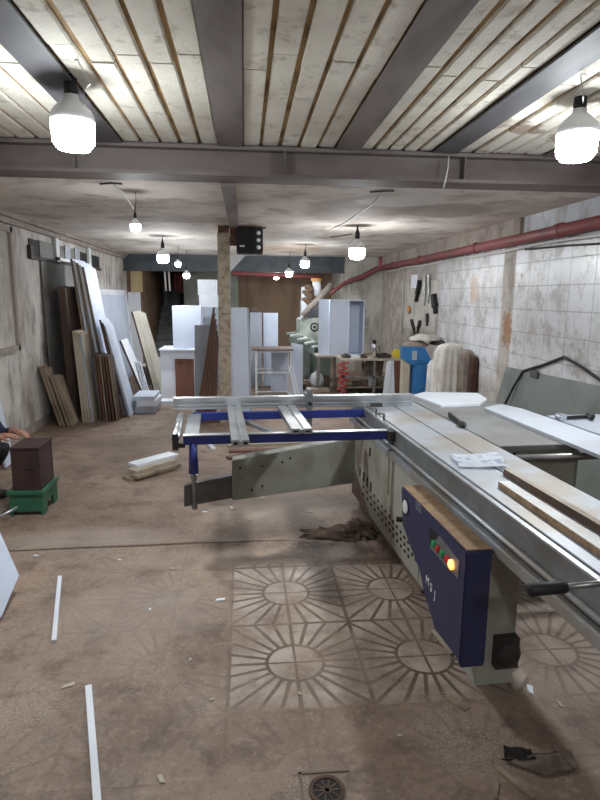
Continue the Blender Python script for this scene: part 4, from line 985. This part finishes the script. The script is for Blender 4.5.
# flask, yellow thing, small clutter
p = Y(374, 356, by0 + .15); q = thing('flask', 'steel vacuum flask standing on the workbench', 'flask', (p.x, by0 + .15, bzt))
hh = Y(374, 340, by0 + .15).z - bzt
MB().lathe([(.05, 0), (.052, hh * .7), (.04, hh * .8)], (p.x, by0 + .15, bzt), 18).build('body', 'chrome', q, smooth=True)
MB().lathe([(.035, hh * .8), (.035, hh)], (p.x, by0 + .15, bzt), 14).build('cap', 'black', q)
MB().tube([(p.x + .05, by0 + .15, bzt + hh * .65), (p.x + .085, by0 + .15, bzt + hh * .55), (p.x + .08, by0 + .15, bzt + hh * .25), (p.x + .05, by0 + .15, bzt + hh * .2)], .008, 8).build('handle', 'black', q)
p = Y(397, 356, by0 + .12); q = thing('tape_dispenser', 'yellow tape tool on the right end of the workbench', 'tool', (p.x, by0 + .12, bzt))
MB().lathe([(.075, 0), (.075, .05)], (p.x, by0 + .10, bzt + .076), 20, (0, 1, 0)).build('reel', 'yellow', q); MB().box((p.x, by0 + .09, bzt), (p.x + .15, by0 + .16, bzt + .05)).build('body', 'yellow', q, bevel=.005)
for i, (px, w, hgt, mm, lab) in enumerate(((346, .14, .05, 'tube_grey', 'small grey tool box on the left of the workbench'), (354, .20, .03, 'white_melamine', 'thin white offcut on the workbench'), (363, .12, .04, 'brown_board', 'small brown block on the workbench left of the flask'), (384, .22, .06, 'black_dusty', 'dark hand tool on the workbench right of the flask'))):
    p = Y(px, 355, by0 + .2); m = MB().box((p.x - w / 2, by0 + .12, bzt), (p.x + w / 2, by0 + .30, bzt + hgt)); m.box((p.x - w / 4, by0 + .16, bzt + hgt), (p.x + w / 4, by0 + .25, bzt + hgt + .02))
    tag(m.build('offcut' if 'offcut' in lab or 'block' in lab else 'tool', mm, bevel=.006), lab, 'tool' if 'tool' in lab else 'offcut')
# red hose tangle
m = MB(); p = Y(343, 375, by0 - .1); pts = []
for k in range(60):
    a_ = k * .75; pts.append(Vector((p.x + .075 * math.cos(a_) + .02 * math.sin(k * 1.3), by0 - .12 + .04 * math.sin(a_), max(.02, bzt - .04 - k * .0115))))
m.tube(pts, .012, 6); tag(m.build('air_hose', 'red', smooth=True), 'tangled red air hose hanging at the left end of the workbench', 'hose')
# rolled brown cloth bundle, offcuts under the bench
p = Y(370, 375, by0 + .5); m = MB()
for k in range(6): m.tube([(p.x - .2 + .07 * k, by0 + .45, .14), (p.x - .12 + .06 * k, by0 + .5, .35), (p.x - .02 + .05 * k, by0 + .55, .60)], .035, 8)
tag(m.build('cloth_bundle', 'sink_cloth', smooth=True), 'brown bundle of rolled cloth stored under the workbench', 'cloth')
for i in range(4):
    p = Y(352 + i * 8, 388, by0 + .3); tag(MB().box((p.x - .12, by0 + .28 + .02 * i, .14 if i > 1 else .141), (p.x + .0, by0 + .42, .20 + .02 * i)).build('offcut', ('dusty_wood', 'black_dusty', 'brown_board', 'grey_melamine')[i]), '%s from the left of the small offcuts on the shelf under the workbench' % OR[i], 'offcut', 'offcuts under the workbench')
# boards on the right end of the bench
lean_pts = [((387, 362), (392.5, 362), 381.5, 386.5, 'white_melamine', 'white board leaning on the front of the workbench, left one'), ((388.5, 361), (393.8, 361), 388, 394, 'white_melamine', 'white board standing at the front of the workbench, right one'), ((394.2, 361), (404, 361), 394.2, 404.3, 'red_brown_board', 'red-brown board standing at the front right of the workbench')]
for i, (p0, p1, b0, b1, mm, lab) in enumerate(lean_pts): slabf('board', lab, [p0, p1], [b0, b1], by0 - .18 + .035 * i, .022, mm)
# low clutter in front of machine/bench
for i, (px, py, w, hgt, mm, lab) in enumerate(((309, 383, .18, .12, 'dusty_wood', 'wooden offcut block on the floor before the sack'), (318, 388, .40, .06, 'tan_board', 'long pale offcut on the floor before the white sack'), (327, 384, .10, .22, 'brown_board', 'upright brown block on the floor left of the red hose'), (303, 386, .12, .10, 'black_dusty', 'small black box on the floor right of the tube frame'))):
    p = Z(px, py + 4, 0); tag(MB().box((p.x - w / 2, p.y, 0), (p.x + w / 2, p.y + .15, hgt)).build('offcut' if 'box' not in lab else 'small_box', mm, bevel=.004), lab, 'offcut' if 'box' not in lab else 'box')
p = Z(321, 405, 0); 
# ------------------------------------------------------------------ blue machine and drapes at the right
ym = 8.55
t = thing('blue_machine', 'blue painted hopper machine near the right wall beside the coats', 'machine', (Y(418, 370, ym).x, ym, 0))
P = lambda x, y: Y(x, y, ym)
MB().prism([P(404, 347), P(425, 347), P(434, 365), P(420, 363), P(413, 366), P(404, 360)], (0, .22, 0)).build('hopper', 'bench_blue', t, bevel=.006)
a, b = P(414, 363), P(426, 395); MB().box((a.x, ym + .02, 0), (b.x, ym + .20, a.z + .02)).build('stand', 'bench_blue', t, bevel=.006)
MB().box((P(412, 352).x, ym - .012, P(412, 360).z), (P(417, 352).x, ym - .002, P(412, 351).z)).build('plate', 'grey_melamine', t)
MB().box((P(404.5, 352).x, ym + .03, 0), (P(411, 352).x, ym + .2, P(404, 361).z)).build('side_panel', 'tan_board', t)
def drape(label, px0, px1, pyt, y, dy, mm, name='coat', folds=7, seed=0, cat='coat', flare=1.0):
    a, b = Y(px0, 395, y), Y(px1, 395, y); zt = Y(px0, pyt, y).z; cx = (a.x + b.x) / 2; rx = (b.x - a.x) / 2
    prof = []; n = 14
    for k in range(n + 1):
        f = k / n; w = (1.0 - .10 * f) if f < .75 else math.sqrt(max(.02, 1 - ((f - .75) / .26) ** 2)) * .93
        prof.append((w, zt * f))
    prof = [(1.04, 0), (1.0, zt * .2), (.97, zt * .4), (.93, zt * .6), (.90, zt * .75), (.87, zt * .84), (.80, zt * .91), (.68, zt * .96), (.45, zt * .99), (.15, zt)]
    m = MB(); bm0 = len(m.bm.verts); fold = lambda an, z: 1 + .34 * noise.noise(Vector((math.cos(an) * folds * .42, math.sin(an) * folds * .42, seed + z * .9))) * (1 - .45 * z / zt) + .10 * noise.noise(Vector((math.cos(an) * folds, math.sin(an) * folds, seed * 3 + z * 2)))
    m.lathe(prof, (0, 0, 0), 64, fold=fold)
    for v in m.bm.verts: v.co = Vector((cx + v.co.x * rx, y + dy + v.co.y * dy, v.co.z))
    return tag(m.build(name, mm, smooth=True), label, cat)
drape('white cloth draped over the machine right of the blue hopper', 429, 446, 360, 8.0, .12, 'cloth_white', 'cloth_cover', 6, 1, 'cloth')
drape('pale grey work coat draped in the middle of the hung coats', 435, 468, 344, 7.40, .14, 'cloth_grey', 'coat', 8, 2)
drape('taupe coat hung right of the pale grey coat', 459, 476, 350, 7.32, .09, 'cloth_taupe', 'coat', 6, 3)
drape('dark brown coat hung furthest right by the tiled wall', 468, 481, 357, 7.26, .07, 'cloth_brown', 'coat', 5, 5)
p = Y(421, 346, ym + .2); zb_ = p.z
for i, (dx, dz, rx, mm, lab) in enumerate(((-.10, .0, .20, 'cloth_taupe', 'lowest taupe cloth heaped on the blue hopper'), (.05, .09, .24, 'cloth_grey', 'pale bag heaped over the taupe cloth on the blue hopper'), (.28, .02, .13, 'black_dusty', 'small dark cloth at the right of the heap on the blue hopper'))):
    tag(MB().blob((p.x + dx, ym + .2, zb_ + dz), (rx, .18, .095), .3, 5, 3, flat=True).build('cloth_heap', mm, smooth=True), lab, 'cloth', 'cloth heap on the blue hopper')

# ------------------------------------------------------------------ tools on the right wall
XW = XR - .012
def wp(px, py, x=XW): return X(px, py, x)
a, b = wp(405, 272), wp(436, 334)
tag(MB().box((XW, b.y, b.z), (XR - .001, a.y, 1.92)).build('tool_board', 'plaster_far'), 'pale tool board fixed to the right wall behind the hand tools', 'tool board')
a, b = wp(411.5, 275), wp(417, 288)
tag(MB().box((XW - .003, b.y, b.z), (XW, a.y, a.z)).build('paper_note', 'paper'), 'small paper note pinned above the hanging tools', 'paper')
def tool(label, pts, r, mm, name='hand_tool', extra=None):
    P_ = [wp(px, py, XW - .03) for px, py in pts]; t = thing(name, label, 'tool', P_[-1], 'tools on the right wall')
    k = max(1, len(P_) // 2)
    MB().tube(P_[:k + 1], r, 8).build('head', mm, t); MB().tube(P_[k:], r * .7, 8).build('handle', extra or mm, t)
    MB().tube([P_[0] + Vector((-.0, 0, .01)), (XW + .002, P_[0].y, P_[0].z + .01)], .005, 6).build('hook', 'steel', t)
tool('black handsaw hanging below the paper note', [(420, 281), (419, 287), (417.5, 294), (416, 301)], .05, 'black', 'handsaw')
tool('long pale spanner hanging right of the black handsaw', [(425, 276), (425, 286), (424.5, 296), (424, 306)], .022, 'steel', 'spanner')
tool('second pale spanner hanging next to the black drill', [(429, 275), (429, 285), (429, 294), (428, 303)], .022, 'steel', 'spanner')
tool('black power drill hanging at the right of the tool board', [(434, 295), (434.5, 300), (435, 307), (435.5, 313)], .06, 'black', 'drill')
tool('small black pliers hanging low at the left of the tool board', [(411.5, 320), (412.5, 325), (414, 329), (414.5, 334)], .03, 'black_dusty', 'pliers')
tool('small black cutters hanging low beside the pliers', [(420, 321), (419, 325), (418, 328), (417.5, 333)], .03, 'black_dusty', 'cutters')
tool('short black screwdriver hanging low in the middle of the tool board', [(427, 314), (427, 318), (427, 322), (427, 326)], .025, 'black_dusty', 'screwdriver', 'black')
p = wp(409, 309.5, XW - .02); tag(MB().lathe([(.07, 0), (.075, .015), (.06, .02)], p, 18, (-1, 0, 0)).build('round_sponge', 'orange'), 'round yellowish disc hanging at the left edge of the tool board', 'disc')
p = wp(431, 272, XW - .02); 

# ------------------------------------------------------------------ things on the floor
def floor_strip(p0, p1, w, th, label, mm='white_melamine', name='wood_strip', grp=None, z=.0005):
    a, b = Z(*p0, z), Z(*p1, z); d = (b - a).normalized(); n_ = Vector((d.y, -d.x, 0)) * w / 2
    o = MB().prism([a - n_, b - n_, b + n_, a + n_], (0, 0, th)).build(name, mm, bevel=.001); return tag(o, label, 'wood strip', grp)
floor_strip((60, 578), (54, 643), .022, .016, 'shorter white strip lying on the floor left of the sun tiles')
floor_strip((88.5, 688), (97.5, 806), .026, .016, 'longer white strip lying on the near floor at bottom left')
floor_strip((196, 436), (193, 452), .05, .018, 'white strip on the floor behind the blue swing post, left one', grp='white strips under the outrigger')
floor_strip((201, 437), (214, 450), .05, .018, 'white strip on the floor behind the blue swing post, right one', grp='white strips under the outrigger')
floor_strip((228, 446), (300, 443), .10, .022, 'pale plank on the floor under the outrigger frame', 'tan_board', 'plank')
floor_strip((229, 452), (298, 450), .09, .022, 'brown plank on the floor under the outrigger frame', 'red_brown_board', 'plank')
floor_strip((228, 459), (262, 453), .08, .022, 'short brown plank on the floor just behind the swing arm', 'brown_board', 'plank')
# plank stack
for i, (a, b, w, zz, lab, mm) in enumerate((((130, 482), (177, 470), .13, 0., 'lowest dusty plank in the small floor stack', 'dusty_wood'), ((137, 483.5), (181, 470), .10, .028, 'second dusty plank in the small floor stack', 'dusty_wood'), ((137, 479), (178, 466.5), .12, .056, 'third plank in the small floor stack, under the white one', 'tan_board'), ((138, 476), (179, 464), .14, .084, 'white plank on top of the small floor stack', 'white_melamine'))):
    A, B = Z(a[0], a[1] - zz * 15, zz), Z(b[0], b[1] - zz * 15, zz); A, B = Z(*a, 0), Z(*b, 0)
    d = (B - A).normalized(); n_ = Vector((-d.y, d.x, 0)); sh = Vector((0, .03 * i, zz))
    if i > 1: sh = Vector((0.0, -.02, zz))
    o = MB().prism([A + sh, B + sh, B + sh + n_ * w, A + sh + n_ * w], (0, 0, .026)).build('plank', mm, bevel=.001); tag(o, lab, 'plank', 'small plank stack')
# dust mound by the saw base
m = MB().blob((.62, 3.80, -.004), (.24, .15, .014), .7, 8, 4, flat=True).blob((.80, 3.86, -.004), (.11, .17, .035), .7, 9, 4, flat=True)
o = tag(m.build('sawdust_heap', 'sawdust', smooth=True), 'dark heap of sawdust on the floor at the foot of the saw', 'sawdust'); 
# drain
p = Z(327, 791, 0); t = thing('floor_drain', 'round rusty floor drain at the bottom of the picture', 'drain', (p.x, p.y, 0))
m = MB().lathe([(.062, 0), (.062, .006), (.048, .008), (.046, .002)], (p.x, p.y, 0), 28); m.build('rim', 'rust_drain', t)
m = MB().lathe([(.045, .0), (.045, .003)], (p.x, p.y, 0), 24); gr = m.build('grate', 'dark_slot', t)
for k in range(5):
    a_ = k * PI / 5; MB().beam((p.x - .044 * math.cos(a_), p.y - .044 * math.sin(a_), .0035), (p.x + .044 * math.cos(a_), p.y + .044 * math.sin(a_), .0035), .007, .003).build('spoke', 'rust_drain', gr)
MB().box((p.x - .09, p.y - .085, 0), (p.x + .09, p.y - .075, .004)).box((p.x - .09, p.y + .075, 0), (p.x + .09, p.y + .085, .004)).box((p.x - .09, p.y - .085, 0), (p.x - .08, p.y + .085, .004)).build('square_frame', 'machine_dusty', t)
# torn packaging and stick at bottom right
t = thing('torn_packaging', 'torn clear and black plastic packaging on the floor at bottom right', 'packaging', Z(530, 765, 0))
def crumple(pts, z, amp, nm, mm, par, seed):
    c_ = [Z(px, py, 0) for px, py in pts]; m = MB(); n = 10; gv = []
    for j in range(n + 1):
        row = []
        for i in range(n + 1):
            a, b = i / n, j / n; p = (c_[0] * (1 - a) + c_[1] * a) * (1 - b) + (c_[3] * (1 - a) + c_[2] * a) * b
            p.z = z + amp * (1 + noise.noise(Vector((a * 4 + seed, b * 4, seed)))); row.append(m._v(p))
        gv.append(row)
    for j in range(n):
        for i in range(n): m.bm.faces.new((gv[j][i], gv[j][i + 1], gv[j + 1][i + 1], gv[j + 1][i]))
    bmesh.ops.solidify(m.bm, geom=m.bm.faces[:], thickness=.001); return m.build(nm, mm, par, smooth=True)
crumple([(503, 748), (530, 752), (536, 762), (505, 765)], .003, .01, 'dark_film', 'black_dusty', t, 1.3)
crumple([(500, 762), (556, 753), (576, 772), (545, 778)], .002, .008, 'clear_film', 'packaging', t, 4.1)
crumple([(556, 753), (572, 754), (578, 770), (560, 772)], .002, .006, 'flap', 'packaging', t, 6.1)
floor_strip((497, 769), (534, 800), .022, .012, 'short pale stick on the floor below the torn packaging', 'dusty_wood', 'stick')
floor_strip((497, 783), (495, 800), .012, .008, 'thin bent pale twig on the floor at the very bottom right', 'dusty_wood', 'stick')
floor_strip((433, 631), (452, 655), .02, .01, 'short pale sliver of wood below the blue control box', 'tan_board', 'wood_sliver')
floor_strip((448, 697), (468, 710), .04, .004, 'flat brown scrap on the floor left of the saw post', 'dusty_wood', 'wood_sliver')
chips = [(220, 600, .03), (161, 780, .022), (172, 569, .02), (36, 556, .02), (68, 686, .03), (300, 694, .012), (232, 508, .025), (272, 505, .03), (250, 520, .02), (205, 512, .02), (175, 515, .015), (310, 512, .03), (530, 690, .03), (560, 705, .02), (400, 736, .012), (120, 560, .014), (212, 700, .012), (190, 660, .012), (150, 610, .012), (262, 498, .04)]
chl = ['at the left edge of the sun tiles', 'near the drain at lower left', 'behind the shorter white strip', 'by the slab ridge near the white panel', 'at the far end of the longer white strip', 'inside the nearest sun tile', 'under the swing arm tube end', 'under the middle of the swing arm', 'on the ridge under the swing arm', 'below the blue swing post', 'left of the swing post foot', 'near the sawdust heap', 'right of the saw post', 'far right of the saw post', 'right of the drain', 'left of the ridge middle', 'beside the lower corner of the sun tiles', 'in the bare floor left of the sun tiles', 'between the white strip and the sun tiles', 'just behind the arm plate']
for i, (px, py, s) in enumerate(chips):
    p = Z(px, py, 0); a_ = random.uniform(0, PI); d = Vector((math.cos(a_), math.sin(a_), 0)); n_ = Vector((-d.y, d.x, 0))
    pts = [p - d * s - n_ * s * .3, p + d * s * .8 - n_ * s * .45, p + d * s + n_ * s * .3, p - d * s * .6 + n_ * s * .4]
    o = MB().prism([q + Vector((0, 0, .0008)) for q in pts], (0, 0, .004)).build('wood_chip', 'tan_board' if i % 3 else 'white_melamine'); tag(o, 'small wood chip %s' % chl[i], 'wood chip', 'wood chips on the floor')

# ------------------------------------------------------------------ world and view
w = bpy.data.worlds.new('world'); SC.world = w; w.use_nodes = True
w.node_tree.nodes['Background'].inputs[0].default_value = (.6, .66, .75, 1); w.node_tree.nodes['Background'].inputs[1].default_value = .05
SC.view_settings.view_transform = 'Standard'; SC.view_settings.look = 'None'; SC.view_settings.gamma = 1.0; SC.view_settings.use_curve_mapping = False
SC.view_settings.exposure = 0.5
